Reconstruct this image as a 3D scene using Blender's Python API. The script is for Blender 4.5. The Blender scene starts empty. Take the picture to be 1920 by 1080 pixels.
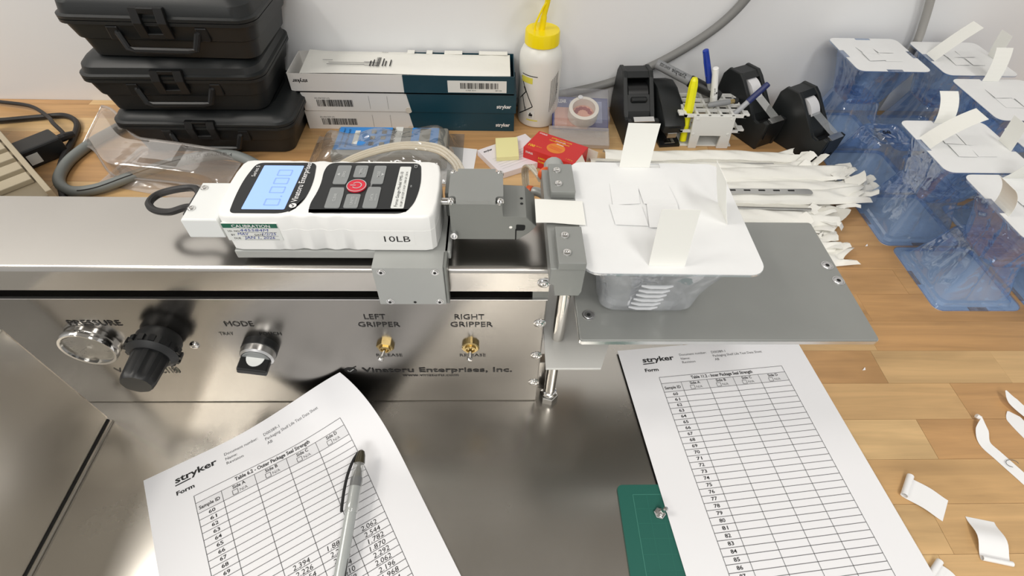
import bpy, bmesh, math, random
from math import sin, cos, pi, radians
from mathutils import Vector, Matrix
random.seed(7)
sc = bpy.context.scene
COL = sc.collection

# ------------------------------------------------------------------ camera, world, lights, exposure
cam_d = bpy.data.cameras.new('camera'); cam = bpy.data.objects.new('camera', cam_d); COL.objects.link(cam)
R_ = ((0.999487, -0.018093, 0.024912), (0.002737, -0.753967, -0.656834), (0.030667, 0.656566, -0.753533))
right, down, fwd = (Vector(r).normalized() for r in R_)
cam.matrix_world = Matrix.Translation((0, 0, 0.49726)) @ Matrix((right, -down, -fwd)).transposed().to_4x4()
cam_d.sensor_width = 36.0; cam_d.lens = 970.67 / 1920 * 36.0
cam_d.clip_start = 0.01; cam_d.clip_end = 50
sc.camera = cam
w = bpy.data.worlds.new('room_light'); sc.world = w; w.use_nodes = True
w.node_tree.nodes['Background'].inputs[0].default_value = (0.83, 0.82, 0.80, 1)
w.node_tree.nodes['Background'].inputs[1].default_value = 0.58

def area(name, loc, sx, sy, power, color=(1, .975, .94)):
    l = bpy.data.lights.new(name, 'AREA'); l.shape = 'RECTANGLE'; l.size = sx; l.size_y = sy
    l.energy = power; l.color = color
    o = bpy.data.objects.new(name, l); COL.objects.link(o); o.location = loc
    return o
area('ceiling_light_left', (-1.30, -0.85, 1.88), 0.17, 0.95, 8, (1, .955, .885))
area('ceiling_light_right', (0.60, -0.75, 1.88), 0.34, 0.95, 13)
area('ceiling_light_left_end', (-1.65, 0.25, 1.88), 1.15, 0.55, 18, (1, .95, .88))
area('fill_light_rear', (-0.40, -1.90, 1.88), 1.20, 0.60, 32)  # added unseen fill behind the camera, brightens wall and gauge front
sc.view_settings.view_transform = 'Standard'
sc.view_settings.look = 'None'
sc.view_settings.gamma = 1
sc.view_settings.use_curve_mapping = False
sc.view_settings.exposure = 0.26
sc.cycles.use_denoising = True
sc.cycles.denoising_prefilter = 'ACCURATE'
sc.cycles.sample_clamp_indirect = 2.5
sc.cycles.max_bounces = 14
sc.cycles.transparent_max_bounces = 24
sc.cycles.diffuse_bounces = 4
sc.cycles.caustics_reflective = False
sc.cycles.caustics_refractive = False

# ------------------------------------------------------------------ materials
def lin(c):
    return tuple((x / 12.92 if x <= .04045 else ((x + .055) / 1.055) ** 2.4) for x in c)
def rgb(r, g, b): return lin((r / 255, g / 255, b / 255))
def newmat(name):
    m = bpy.data.materials.new(name); m.use_nodes = True
    return m, m.node_tree, m.node_tree.nodes['Principled BSDF']
def mat(name, col, rough=.5, metal=0., spec=.5, noise=None, bump=None, emit=None, coat=0, alpha=None, trans=0):
    m, nt, p = newmat(name)
    p.inputs['Base Color'].default_value = (*col, 1)
    p.inputs['Roughness'].default_value = rough
    p.inputs['Metallic'].default_value = metal
    p.inputs['Specular IOR Level'].default_value = spec
    p.inputs['Coat Weight'].default_value = coat
    p.inputs['Transmission Weight'].default_value = trans
    if emit:
        p.inputs['Emission Color'].default_value = (*emit[0], 1); p.inputs['Emission Strength'].default_value = emit[1]
    if noise:                      # (scale, amount) colour mottling
        g = nt.nodes.new('ShaderNodeNewGeometry'); n = nt.nodes.new('ShaderNodeTexNoise'); n.inputs['Scale'].default_value = noise[0]
        n.inputs['Detail'].default_value = 5
        nt.links.new(g.outputs['Position'], n.inputs['Vector'])
        mx = nt.nodes.new('ShaderNodeMix'); mx.data_type = 'RGBA'
        mx.inputs[6].default_value = (*[c * (1 - noise[1]) for c in col], 1)
        mx.inputs[7].default_value = (*[min(1, c * (1 + noise[1])) for c in col], 1)
        nt.links.new(n.outputs['Fac'], mx.inputs[0]); nt.links.new(mx.outputs[2], p.inputs['Base Color'])
    if bump:
        g = nt.nodes.new('ShaderNodeNewGeometry'); n = nt.nodes.new('ShaderNodeTexNoise'); n.inputs['Scale'].default_value = bump[0]
        n.inputs['Detail'].default_value = 4
        nt.links.new(g.outputs['Position'], n.inputs['Vector'])
        b = nt.nodes.new('ShaderNodeBump'); b.inputs['Strength'].default_value = bump[1]; b.inputs['Distance'].default_value = bump[2]
        nt.links.new(n.outputs['Fac'], b.inputs['Height']); nt.links.new(b.outputs['Normal'], p.inputs['Normal'])
    return m
def steel(name, col, rough, stretch=(1.5, 26, 26), amt=.10, smudge=.16, tint=None):
    m, nt, p = newmat(name)
    p.inputs['Metallic'].default_value = 1.0
    g = nt.nodes.new('ShaderNodeNewGeometry'); mp = nt.nodes.new('ShaderNodeMapping'); mp.inputs['Scale'].default_value = stretch
    nt.links.new(g.outputs['Position'], mp.inputs['Vector'])
    n = nt.nodes.new('ShaderNodeTexNoise'); n.inputs['Scale'].default_value = 9; n.inputs['Detail'].default_value = 2
    nt.links.new(mp.outputs['Vector'], n.inputs['Vector'])
    n2 = nt.nodes.new('ShaderNodeTexNoise'); n2.inputs['Scale'].default_value = 9; n2.inputs['Detail'].default_value = 1
    nt.links.new(g.outputs['Position'], n2.inputs['Vector'])
    r1 = nt.nodes.new('ShaderNodeMapRange'); r1.inputs[3].default_value = rough - amt; r1.inputs[4].default_value = rough + amt
    nt.links.new(n.outputs['Fac'], r1.inputs[0])
    r2 = nt.nodes.new('ShaderNodeMapRange'); r2.inputs[1].default_value = .3; r2.inputs[2].default_value = .7
    r2.inputs[3].default_value = -smudge / 2; r2.inputs[4].default_value = smudge / 2
    nt.links.new(n2.outputs['Fac'], r2.inputs[0])
    a = nt.nodes.new('ShaderNodeMath'); a.operation = 'ADD'; a.use_clamp = True
    nt.links.new(r1.outputs[0], a.inputs[0]); nt.links.new(r2.outputs[0], a.inputs[1]); nt.links.new(a.outputs[0], p.inputs['Roughness'])
    mx = nt.nodes.new('ShaderNodeMix'); mx.data_type = 'RGBA'
    mx.inputs[6].default_value = (*[c * .92 for c in col], 1); mx.inputs[7].default_value = (*[min(1, c * 1.06) for c in col], 1)
    nt.links.new(n2.outputs['Fac'], mx.inputs[0]); nt.links.new(mx.outputs[2], p.inputs['Base Color'])
    return m
def film(name, tint, gloss_rough=.08, base=.06, facing=.55, body=None, body_fac=.1, crinkle=.35):
    """thin clear plastic sheet: tinted see-through, mirror-like at grazing angles"""
    m = bpy.data.materials.new(name); m.use_nodes = True; nt = m.node_tree
    nt.nodes.remove(nt.nodes['Principled BSDF'])
    out = nt.nodes['Material Output']
    t = nt.nodes.new('ShaderNodeBsdfTransparent'); t.inputs[0].default_value = (*tint, 1)
    g = nt.nodes.new('ShaderNodeBsdfGlossy'); g.inputs['Roughness'].default_value = gloss_rough; g.inputs[0].default_value = (1, 1, 1, 1)
    lw = nt.nodes.new('ShaderNodeLayerWeight'); lw.inputs[0].default_value = .35
    r = nt.nodes.new('ShaderNodeMapRange'); r.inputs[3].default_value = base; r.inputs[4].default_value = facing
    nt.links.new(lw.outputs['Facing'], r.inputs[0])
    geo = nt.nodes.new('ShaderNodeNewGeometry'); n = nt.nodes.new('ShaderNodeTexNoise'); n.inputs['Scale'].default_value = 30; n.inputs['Detail'].default_value = 1.5
    n.inputs['Distortion'].default_value = 1.2
    nt.links.new(geo.outputs['Position'], n.inputs['Vector'])
    b = nt.nodes.new('ShaderNodeBump'); b.inputs['Strength'].default_value = crinkle; b.inputs['Distance'].default_value = .010
    nt.links.new(n.outputs['Fac'], b.inputs['Height']); nt.links.new(b.outputs['Normal'], g.inputs['Normal']); nt.links.new(b.outputs['Normal'], lw.inputs['Normal'])
    s = nt.nodes.new('ShaderNodeMixShader')
    last = t
    if body:
        d = nt.nodes.new('ShaderNodeBsdfDiffuse'); d.inputs[0].default_value = (*body, 1)
        s0 = nt.nodes.new('ShaderNodeMixShader'); s0.inputs[0].default_value = body_fac
        nt.links.new(t.outputs[0], s0.inputs[1]); nt.links.new(d.outputs[0], s0.inputs[2]); last = s0
    nt.links.new(r.outputs[0], s.inputs[0]); nt.links.new(last.outputs[0], s.inputs[1]); nt.links.new(g.outputs[0], s.inputs[2])
    nt.links.new(s.outputs[0], out.inputs[0])
    return m
def wood_mat():
    m, nt, p = newmat('butcher_block')
    L = nt.links.new
    g = nt.nodes.new('ShaderNodeNewGeometry'); oi = nt.nodes.new('ShaderNodeObjectInfo')
    mul = nt.nodes.new('ShaderNodeMath'); mul.operation = 'MULTIPLY'; mul.inputs[1].default_value = 37.0; L(oi.outputs['Random'], mul.inputs[0])
    cx = nt.nodes.new('ShaderNodeCombineXYZ'); L(mul.outputs[0], cx.inputs[0]); L(mul.outputs[0], cx.inputs[2])
    add = nt.nodes.new('ShaderNodeVectorMath'); L(g.outputs['Position'], add.inputs[0]); L(cx.outputs[0], add.inputs[1])
    mp = nt.nodes.new('ShaderNodeMapping'); mp.inputs['Scale'].default_value = (3.0, 46, 3); L(add.outputs[0], mp.inputs['Vector'])
    n = nt.nodes.new('ShaderNodeTexNoise'); n.inputs['Scale'].default_value = 1.6; n.inputs['Detail'].default_value = 7; n.inputs['Roughness'].default_value = .6; n.inputs['Distortion'].default_value = .6
    L(mp.outputs[0], n.inputs['Vector'])
    mp2 = nt.nodes.new('ShaderNodeMapping'); mp2.inputs['Scale'].default_value = (5, 13, 3); L(add.outputs[0], mp2.inputs['Vector'])
    n2 = nt.nodes.new('ShaderNodeTexNoise'); n2.inputs['Scale'].default_value = 1.3; n2.inputs['Detail'].default_value = 3; L(mp2.outputs[0], n2.inputs['Vector'])
    ramp = nt.nodes.new('ShaderNodeValToRGB'); e = ramp.color_ramp.elements
    e[0].position = 0; e[0].color = (*rgb(200, 156, 106), 1)
    e[1].position = 1; e[1].color = (*rgb(221, 186, 134), 1)
    for pos, c in ((.28, (196, 152, 102)), (.5, (204, 164, 113)), (.75, (211, 174, 124))):
        k = e.new(pos); k.color = (*rgb(*c), 1)
    L(oi.outputs['Random'], ramp.inputs[0])
    fig = nt.nodes.new('ShaderNodeMapRange'); fig.inputs[1].default_value = .3; fig.inputs[2].default_value = .7; fig.inputs[3].default_value = .80; fig.inputs[4].default_value = 1.10
    L(n.outputs['Fac'], fig.inputs[0])
    fig2 = nt.nodes.new('ShaderNodeMapRange'); fig2.inputs[1].default_value = .55; fig2.inputs[2].default_value = .78; fig2.inputs[3].default_value = 1.0; fig2.inputs[4].default_value = .74
    L(n2.outputs['Fac'], fig2.inputs[0])
    mm = nt.nodes.new('ShaderNodeMath'); mm.operation = 'MULTIPLY'; L(fig.outputs[0], mm.inputs[0]); L(fig2.outputs[0], mm.inputs[1])
    v = nt.nodes.new('ShaderNodeVectorMath'); v.operation = 'SCALE'; L(ramp.outputs[0], v.inputs[0]); L(mm.outputs[0], v.inputs['Scale'])
    L(v.outputs[0], p.inputs['Base Color'])
    p.inputs['Roughness'].default_value = .38
    b = nt.nodes.new('ShaderNodeBump'); b.inputs['Strength'].default_value = .06; b.inputs['Distance'].default_value = .0006
    L(n.outputs['Fac'], b.inputs['Height']); L(b.outputs[0], p.inputs['Normal'])
    return m

M = {}
M['wood'] = wood_mat()
M['wall'] = mat('painted_wall', rgb(232, 233, 234), .6, noise=(3, .02), bump=(60, .06, .002))
M['ceil'] = mat('ceiling_paint', rgb(188, 186, 182), .8)
M['floor'] = mat('vinyl_floor', rgb(120, 116, 110), .5)
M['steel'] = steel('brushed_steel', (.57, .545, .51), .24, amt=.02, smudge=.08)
M['steel_dark_reflection'] = steel('brushed_steel_dark_reflection', (.32, .305, .285), .22, amt=.02, smudge=.08)  # hood's steel darkened: dark reflection of a person in front painted into colour
M['steel_cab'] = steel('brushed_steel_cabinet', (.80, .75, .67), .34, (16, 16, 16), .03, .10)
M['steel_plate'] = steel('steel_base', (.60, .575, .53), .25, (16, 16, 16), .02, .06)
M['alu'] = mat('anodised_aluminium', rgb(150, 152, 149), .42, .35, .5, noise=(30, .05))
M['alu_light'] = mat('anodised_aluminium_light', rgb(176, 178, 175), .40, .35, .5)
M['alu_dark'] = mat('anodised_aluminium_dark', rgb(134, 136, 132), .45, .3, .5)
M['chrome'] = mat('polished_steel', (.78, .77, .75), .10, 1.0)
M['rod'] = mat('ground_steel', (.66, .64, .61), .20, 1.0)
M['satin'] = mat('satin_chrome', (.72, .72, .72), .28, 1.0)
M['brass'] = mat('brass', (.56, .43, .20), .25, 1.0)
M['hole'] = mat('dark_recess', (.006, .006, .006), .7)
M['black'] = mat('black_plastic', rgb(26, 27, 28), .42)
M['case'] = mat('black_case_plastic', rgb(25, 28, 29), .46, bump=(500, .12, .0005))
M['case_dark'] = mat('black_case_latch', rgb(20, 21, 22), .4)
M['rubber'] = mat('black_cable', rgb(32, 30, 30), .5)
M['white_abs'] = mat('white_abs', rgb(243, 243, 240), .38)
M['white_dull'] = mat('white_delrin', rgb(232, 234, 232), .45)
M['face'] = mat('black_overlay', rgb(29, 31, 32), .38)
M['key'] = mat('grey_key', rgb(139, 142, 142), .45)
M['red_key'] = mat('red_key', rgb(214, 38, 60), .4)
M['lcd'] = mat('backlit_lcd', rgb(120, 150, 210), .3, emit=(rgb(158, 188, 243), .62))
M['lcd_seg'] = mat('lcd_segment', rgb(120, 148, 200), .5, emit=(rgb(140, 168, 222), .42))
M['ink'] = mat('black_ink', rgb(22, 22, 24), .6)
M['ink_grey'] = mat('grey_ink', rgb(96, 96, 98), .6)
M['ink_panel'] = mat('panel_lettering', rgb(24, 23, 22), .5)
M['ink_white'] = mat('white_ink', rgb(235, 235, 235), .5)
M['ink_pale'] = mat('pale_ink', rgb(190, 192, 192), .5)
M['ink_blue'] = mat('blue_pen_ink', rgb(58, 72, 150), .6)
M['ink_yellow'] = mat('yellow_print', rgb(244, 190, 52), .5)
M['paper'] = mat('white_paper', rgb(238, 238, 240), .7)
M['paper_header'] = mat('shaded_table_header', rgb(226, 226, 228), .7)
M['tyvek'] = mat('white_lid_stock', rgb(231, 232, 232), .6, noise=(45, .03), bump=(70, .10, .002))
M['tab'] = mat('white_tab_stock', rgb(238, 238, 232), .6)
M['pouchp'] = mat('peel_pouch_paper', rgb(238, 237, 230), .45, noise=(25, .03), bump=(45, .30, .003))
M['pouchf'] = mat('peel_pouch_film', rgb(214, 212, 202), .22, bump=(60, .45, .003))
M['strip'] = mat('paper_strip', rgb(240, 240, 240), .55)
M['sticker'] = mat('sticker_white', rgb(226, 228, 224), .5)
M['green'] = mat('green_print', rgb(24, 96, 74), .5)
M['mat'] = mat('cutting_mat_green', rgb(24, 92, 80), .6)
M['mat_line'] = mat('cutting_mat_line', rgb(60, 124, 110), .6)
M['mat_line2'] = mat('cutting_mat_faint_line', rgb(36, 104, 91), .6)
M['hose'] = mat('grey_hose', rgb(128, 133, 131), .5)
M['hose2'] = mat('grey_hose_wall', rgb(126, 126, 124), .5)
M['cable_grey'] = mat('grey_cable', rgb(158, 156, 152), .5)
M['box_white'] = mat('white_carton', rgb(226, 224, 220), .55)
M['box_teal'] = mat('teal_carton', rgb(14, 58, 72), .42)
M['teal_dark'] = mat('teal_carton_end', rgb(10, 42, 52), .5)
M['yellow'] = mat('yellow_cap_plastic', rgb(246, 222, 10), .35)
M['hilite'] = mat('yellow_highlighter', rgb(240, 236, 24), .35)
M['yellow_faded'] = mat('faded_yellow_print', rgb(222, 214, 84), .6)
m_, nt_, p_ = newmat('milky_bottle'); p_.inputs['Base Color'].default_value = (*rgb(228, 228, 222), 1); p_.inputs['Roughness'].default_value = .35
p_.inputs['Subsurface Weight'].default_value = .4; p_.inputs['Subsurface Radius'].default_value = (.02, .02, .018); M['bottle'] = m_
M['red_box'] = mat('red_carton', rgb(205, 44, 44), .42)
M['orange'] = mat('orange_print', rgb(226, 132, 48), .5)
M['orange_ring'] = mat('orange_fitting', rgb(214, 92, 40), .4)
M['card'] = mat('plain_board', rgb(214, 206, 192), .7)
M['note'] = mat('yellow_sticky_note', rgb(236, 230, 168), .7)
M['pad'] = mat('notepad_paper', rgb(234, 228, 232), .65)
M['tape_white'] = mat('white_tape', rgb(226, 220, 208), .5)
M['tape_roll'] = mat('white_tape_roll', rgb(222, 222, 224), .45)
M['core'] = mat('tape_core', rgb(150, 74, 76), .6)
M['card_blue'] = mat('blue_backing_card', rgb(44, 56, 124), .5)
M['card_pink'] = mat('pink_print', rgb(206, 152, 132), .5)
M['rack'] = mat('white_rack_plastic', rgb(222, 222, 218), .4)
M['blue_pen'] = mat('blue_pen_cap', rgb(22, 56, 158), .35)
M['navy_pen'] = mat('navy_pen_cap', rgb(34, 44, 96), .4)
M['grey_barrel'] = mat('grey_pen_barrel', rgb(168, 170, 174), .4)
M['marker_grey'] = mat('grey_marker_barrel', rgb(134, 136, 138), .45)
M['pen_silver'] = mat('silver_pen_barrel', rgb(186, 190, 188), .3, .25)
M['pen_smoke'] = mat('smoky_plastic', rgb(70, 66, 52), .25)
M['blue_dev'] = mat('blue_overlay', rgb(54, 142, 222), .4)
M['grey_dev'] = mat('grey_instrument_body', rgb(140, 138, 130), .5)
M['beige'] = mat('beige_plastic', rgb(176, 164, 140), .55)
M['beige_dark'] = mat('beige_slot', rgb(130, 119, 98), .6)
M['silver'] = mat('silver_strip', (.75, .75, .74), .25, 1.0)
M['instr'] = mat('instrument_steel', (.62, .62, .60), .22, 1.0)
M['dial'] = mat('dial_face', rgb(196, 196, 190), .6)
M['blue_film'] = film('blue_tray_plastic', (.72, .83, .97), .06, .05, .55, rgb(104, 140, 198), .20, .40)
M['clear_film'] = film('clear_tray_plastic', (.97, .98, .99), .06, .08, .55, rgb(238, 242, 248), .30, .30)
M['blister'] = film('clear_blister_plastic', (.90, .88, .87), .12, .06, .45, rgb(206, 200, 194), .24, .10)
M['bag'] = film('clear_bag_plastic', (.90, .90, .89), .10, .07, .5, rgb(196, 196, 192), .18, .4)
M['glass'] = film('gauge_glass', (.92, .92, .9), .05, .05, .5)
M['pen_clear'] = film('clear_pen_cap', (.95, .955, .95), .06, .06, .45, rgb(226, 228, 226), .22, .05)
M['pack_film'] = film('clear_pack_plastic', (.97, .97, .975), .05, .04, .35, rgb(220, 222, 226), .05, .08)
M['tube'] = film('clear_tubing', (.95, .93, .88), .1, .08, .5, rgb(232, 222, 200), .55)

# ------------------------------------------------------------------ mesh helpers
def B(): return bmesh.new()
def add_box(bm, x0, x1, y0, y1, z0, z1, bev=0., seg=2):
    vs = [bm.verts.new((x, y, z)) for z in (z0, z1) for y in (y0, y1) for x in (x0, x1)]
    fs = [bm.faces.new([vs[i] for i in f]) for f in ((0, 2, 3, 1), (4, 5, 7, 6), (0, 1, 5, 4), (2, 6, 7, 3), (0, 4, 6, 2), (1, 3, 7, 5))]
    if bev > 0:
        es = list({e for f in fs for e in f.edges})
        bmesh.ops.bevel(bm, geom=es, offset=bev, segments=seg, profile=.5, affect='EDGES')
    return vs
def box(x0, x1, y0, y1, z0, z1, bev=0., seg=2):
    bm = B(); add_box(bm, x0, x1, y0, y1, z0, z1, bev, seg); return bm
def add_prism(bm, pts, f0, f1, bev=0.):
    """pts: 2-D outline (counter-clockwise), f0/f1 map (a, b) to the two end faces"""
    a = [bm.verts.new(f0(*p)) for p in pts]; b = [bm.verts.new(f1(*p)) for p in pts]
    fs = [bm.faces.new(a[::-1]), bm.faces.new(b)]
    n = len(pts)
    for i in range(n): fs.append(bm.faces.new((a[i], a[(i + 1) % n], b[(i + 1) % n], b[i])))
    if bev > 0:
        es = list(fs[0].edges) + list(fs[1].edges)
        bmesh.ops.bevel(bm, geom=es, offset=bev, segments=2, profile=.5, affect='EDGES')
def prism_z(pts, z0, z1, bev=0.):
    bm = B(); add_prism(bm, pts, lambda a, b: (a, b, z0), lambda a, b: (a, b, z1), bev); return bm
def prism_y(pts, y0, y1, bev=0.):       # pts in (x, z)
    bm = B(); add_prism(bm, pts, lambda a, b: (a, y0, b), lambda a, b: (a, y1, b), bev); return bm
def prism_x(pts, x0, x1, bev=0.):       # pts in (y, z)
    bm = B(); add_prism(bm, pts, lambda a, b: (x0, a, b), lambda a, b: (x1, a, b), bev); return bm
def add_loft(bm, rings, cap0=True, cap1=True, closed=True):
    R = [[bm.verts.new(p) for p in r] for r in rings]
    n = len(R[0])
    for a, b in zip(R[:-1], R[1:]):
        for i in range(n if closed else n - 1):
            bm.faces.new((a[i], a[(i + 1) % n], b[(i + 1) % n], b[i]))
    if cap0: bm.faces.new(R[0][::-1])
    if cap1: bm.faces.new(R[-1])
def add_tube(bm, pts, r, seg=10, caps=True):
    pts = [Vector(p) for p in pts]
    rs = r if isinstance(r, (list, tuple)) else [r] * len(pts)
    rings = []; ref = None
    for i, p in enumerate(pts):
        t = (pts[min(i + 1, len(pts) - 1)] - pts[max(i - 1, 0)]).normalized()
        if ref is None:
            ref = t.orthogonal().normalized()
        ref = (ref - t * ref.dot(t)).normalized(); bi = t.cross(ref)
        rings.append([p + (ref * cos(2 * pi * k / seg) + bi * sin(2 * pi * k / seg)) * rs[i] for k in range(seg)])
    add_loft(bm, rings, caps, caps)
def tube(pts, r, seg=10): bm = B(); add_tube(bm, pts, r, seg); return bm
def spline(pts, n=8):
    P = [Vector(p) for p in pts]; P = [P[0] * 2 - P[1]] + P + [P[-1] * 2 - P[-2]]
    out = []
    for i in range(1, len(P) - 2):
        for k in range(n):
            t = k / n; a, b, c, d = P[i - 1], P[i], P[i + 1], P[i + 2]
            out.append(.5 * (2 * b + (c - a) * t + (2 * a - 5 * b + 4 * c - d) * t * t + (3 * b - a - 3 * c + d) * t ** 3))
    out.append(P[-2]); return out
def add_lathe(bm, prof, c, ax=(0, 0, 1), seg=24, caps=(True, True)):
    """prof: list of (radius, distance along the axis) from base point c"""
    ax = Vector(ax).normalized(); u = ax.orthogonal().normalized(); v = ax.cross(u); c = Vector(c)
    rings = [[c + ax * h + (u * cos(2 * pi * k / seg) + v * sin(2 * pi * k / seg)) * max(r, 1e-5) for k in range(seg)] for r, h in prof]
    add_loft(bm, rings, *caps)
def lathe(prof, c, ax=(0, 0, 1), seg=24, caps=(True, True)): bm = B(); add_lathe(bm, prof, c, ax, seg, caps); return bm
def rrect(cx, cy, a, b, r, n=6):
    pts = []
    for (sx, sy, t0) in ((1, 1, 0), (-1, 1, pi / 2), (-1, -1, pi), (1, -1, 3 * pi / 2)):
        for k in range(n + 1):
            t = t0 + pi / 2 * k / n
            pts.append((cx + sx * (a - r) + r * cos(t), cy + sy * (b - r) + r * sin(t)))
    return pts
def offset_poly(pts, d):
    cx = sum(p[0] for p in pts) / len(pts); cy = sum(p[1] for p in pts) / len(pts)
    out = []
    n = len(pts)
    for i in range(n):
        a, b, c = Vector(pts[i - 1]), Vector(pts[i]), Vector(pts[(i + 1) % n])
        t = (c - a).normalized(); out.append((b.x - (t.y) * d * 1.0, b.y + t.x * d))
    return out
def bez(pts, n=6):      # smooth closed outline through corner-rounded points: (x, y, r)
    out = []
    m = len(pts)
    for i in range(m):
        p = Vector(pts[i][:2]); r = pts[i][2]
        a = Vector(pts[i - 1][:2]); c = Vector(pts[(i + 1) % m][:2])
        if r <= 0: out.append(tuple(p)); continue
        p0 = p + (a - p).normalized() * r; p1 = p + (c - p).normalized() * r
        for k in range(n + 1):
            t = k / n; q = p0 * (1 - t) ** 2 + p * 2 * t * (1 - t) + p1 * t * t; out.append(tuple(q))
    return out

def solid(bm, th):
    """give an open surface real thickness: offset copy below, joined round the rim"""
    bm.normal_update()
    fs = bm.faces[:]; vs = bm.verts[:]; cp = {}
    for v in vs:
        n = Vector()
        for f in v.link_faces: n += f.normal
        n.normalize(); cp[v] = bm.verts.new(v.co - n * th)
    rim = [(e, e.link_faces[0]) for e in bm.edges if len(e.link_faces) == 1]
    for f in fs: bm.faces.new([cp[v] for v in reversed(f.verts)])
    for e, f in rim:
        a, b = e.verts
        lp = [l for l in f.loops if l.edge == e][0]
        a, b = lp.vert, lp.link_loop_next.vert
        bm.faces.new((b, a, cp[a], cp[b]))

# ------------------------------------------------------------------ object helpers
def obj(name, bm, m, parent=None, smooth=False, label=None):
    """link a bmesh as ONE mesh object; its origin goes to the middle of its base"""
    if isinstance(bm, bmesh.types.BMesh):
        bmesh.ops.recalc_face_normals(bm, faces=bm.faces[:]) if smooth != 'keep' else None
        me = bpy.data.meshes.new(name); bm.to_mesh(me); bm.free()
    else: me = bm
    n = len(me.vertices)
    if n:
        xs = [v.co for v in me.vertices]
        o0 = Vector(((min(v.x for v in xs) + max(v.x for v in xs)) / 2, (min(v.y for v in xs) + max(v.y for v in xs)) / 2, min(v.z for v in xs)))
        me.transform(Matrix.Translation(-o0))
    else: o0 = Vector()
    if m: me.materials.append(m)
    if smooth:
        ang = radians(32)
        me.polygons.foreach_set('use_smooth', [True] * len(me.polygons))
        try: me.set_sharp_from_angle(angle=ang)
        except Exception: pass
    o = bpy.data.objects.new(name, me); COL.objects.link(o)
    o.location = o0
    if parent:
        o.parent = parent; o.location = o0 - WORLD(parent)
    if label: o['label'] = label
    return o
def WORLD(o):
    v = Vector()
    while o: v = v + o.location; o = o.parent
    return v
def thing(name, label, cat, loc=(0, 0, 0), group=None):
    o = bpy.data.objects.new(name, None); COL.objects.link(o); o.location = loc
    o.empty_display_size = .02
    o['label'] = label; o['category'] = cat
    if group: o['group'] = group
    return o
def tag(o, label, cat, group=None):
    o['label'] = label; o['category'] = cat
    if group: o['group'] = group
    return o
def struct(name, bm, m):
    o = obj(name, bm, m); o['kind'] = 'structure'; return o
def copy_tree(o, parent=None):
    c = o.copy(); COL.objects.link(c); c.parent = parent
    for ch in list(o.children): copy_tree(ch, c)
    return c
def turn(root, rz=0, rx=0, ry=0): root.rotation_euler = (rx, ry, rz)

# ------------------------------------------------------------------ print (flat lettering) helper
_tc = bpy.data.curves.new('lettering', 'FONT'); _to = bpy.data.objects.new('lettering', _tc); COL.objects.link(_to)
_tc.resolution_u = 2
_cache = {}
def glyphs(s, bold=0., shear=0.):
    k = (s, bold, shear)
    if k not in _cache:
        _tc.body = s; _tc.offset = bold; _tc.shear = shear; _tc.size = 1
        bpy.context.view_layer.update()
        dg = bpy.context.evaluated_depsgraph_get(); ev = _to.evaluated_get(dg); me = ev.to_mesh()
        vs = [(v.co.x, v.co.y) for v in me.vertices]; fs = [tuple(p.vertices) for p in me.polygons]
        ev.to_mesh_clear()
        if vs:
            x0 = min(v[0] for v in vs); x1 = max(v[0] for v in vs)
        else: x0 = x1 = 0
        _cache[k] = (vs, fs, x0, x1)
    return _cache[k]
class Print:
    """collects flat lettering and lines; f maps page (u, v) to a point in the scene"""
    def __init__(s, f): s.v = []; s.f = []; s.fn = f
    def text(s, t, u, v, h, width=None, align='l', bold=0., shear=0., rot=0., flip=False):
        vs, fs, x0, x1 = glyphs(t, bold, shear)
        if not vs: return
        k = h / .72                                   # cap height of the built-in font
        kx = k if width is None else width / max(1e-6, x1 - x0)
        off = {'l': 0, 'c': -(x1 - x0) / 2, 'r': -(x1 - x0)}[align]
        b = len(s.v)
        c, si = cos(rot), sin(rot)
        for (x, y) in vs:
            a = (x - x0 + off) * kx; d = y * k
            s.v.append(s.fn(u + a * c - d * si, v + a * si + d * c))
        s.f += [tuple(b + i for i in f) for f in fs]
    def line(s, u0, v0, u1, v1, wd, n=1):
        d = Vector((u1 - u0, v1 - v0)); L = d.length; d /= L; p = Vector((-d.y, d.x)) * wd / 2
        for i in range(n):
            b = len(s.v); a0 = Vector((u0, v0)) + d * L * i / n; a1 = Vector((u0, v0)) + d * L * (i + 1) / n
            for q in (a0 - p, a1 - p, a1 + p, a0 + p): s.v.append(s.fn(q.x, q.y))
            s.f.append((b, b + 1, b + 2, b + 3))
    def rect(s, u0, v0, u1, v1):
        s.line(u0, (v0 + v1) / 2, u1, (v0 + v1) / 2, abs(v1 - v0))
    def poly(s, pts):
        b = len(s.v); s.v += [s.fn(*p) for p in pts]; s.f.append(tuple(range(b, b + len(pts))))
    def ring(s, u, v, r0, r1, t0=0, t1=2 * pi, n=28):
        for i in range(n):
            a, c = t0 + (t1 - t0) * i / n, t0 + (t1 - t0) * (i + 1) / n
            s.poly([(u + r0 * cos(a), v + r0 * sin(a)), (u + r1 * cos(a), v + r1 * sin(a)), (u + r1 * cos(c), v + r1 * sin(c)), (u + r0 * cos(c), v + r0 * sin(c))])
    def bars(s, u0, u1, v0, v1, seed, n=34):
        r = random.Random(seed); u = u0; st = (u1 - u0) / n
        while u < u1:
            wv = st * r.choice((.35, .5, .9, 1.3)); s.rect(u, v0, min(u + wv, u1), v1); u += wv + st * r.choice((.35, .6, .9))
    def build(s, name, m, parent):
        me = bpy.data.meshes.new(name); me.from_pydata([tuple(p) for p in s.v], [], s.f); me.update()
        o = obj(name, me, m, parent); o['kind'] = 'stuff'; return o

def screw(bm, p, r, ax, h=None, seg=16):        # a button-head cap screw
    h = h or r * .55
    add_lathe(bm, [(r, 0), (r, h * .35), (r * .86, h * .75), (r * .55, h), (r * .42, h), (r * .40, h * .45), (0, h * .4)], p, ax, seg, (False, True))

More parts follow.
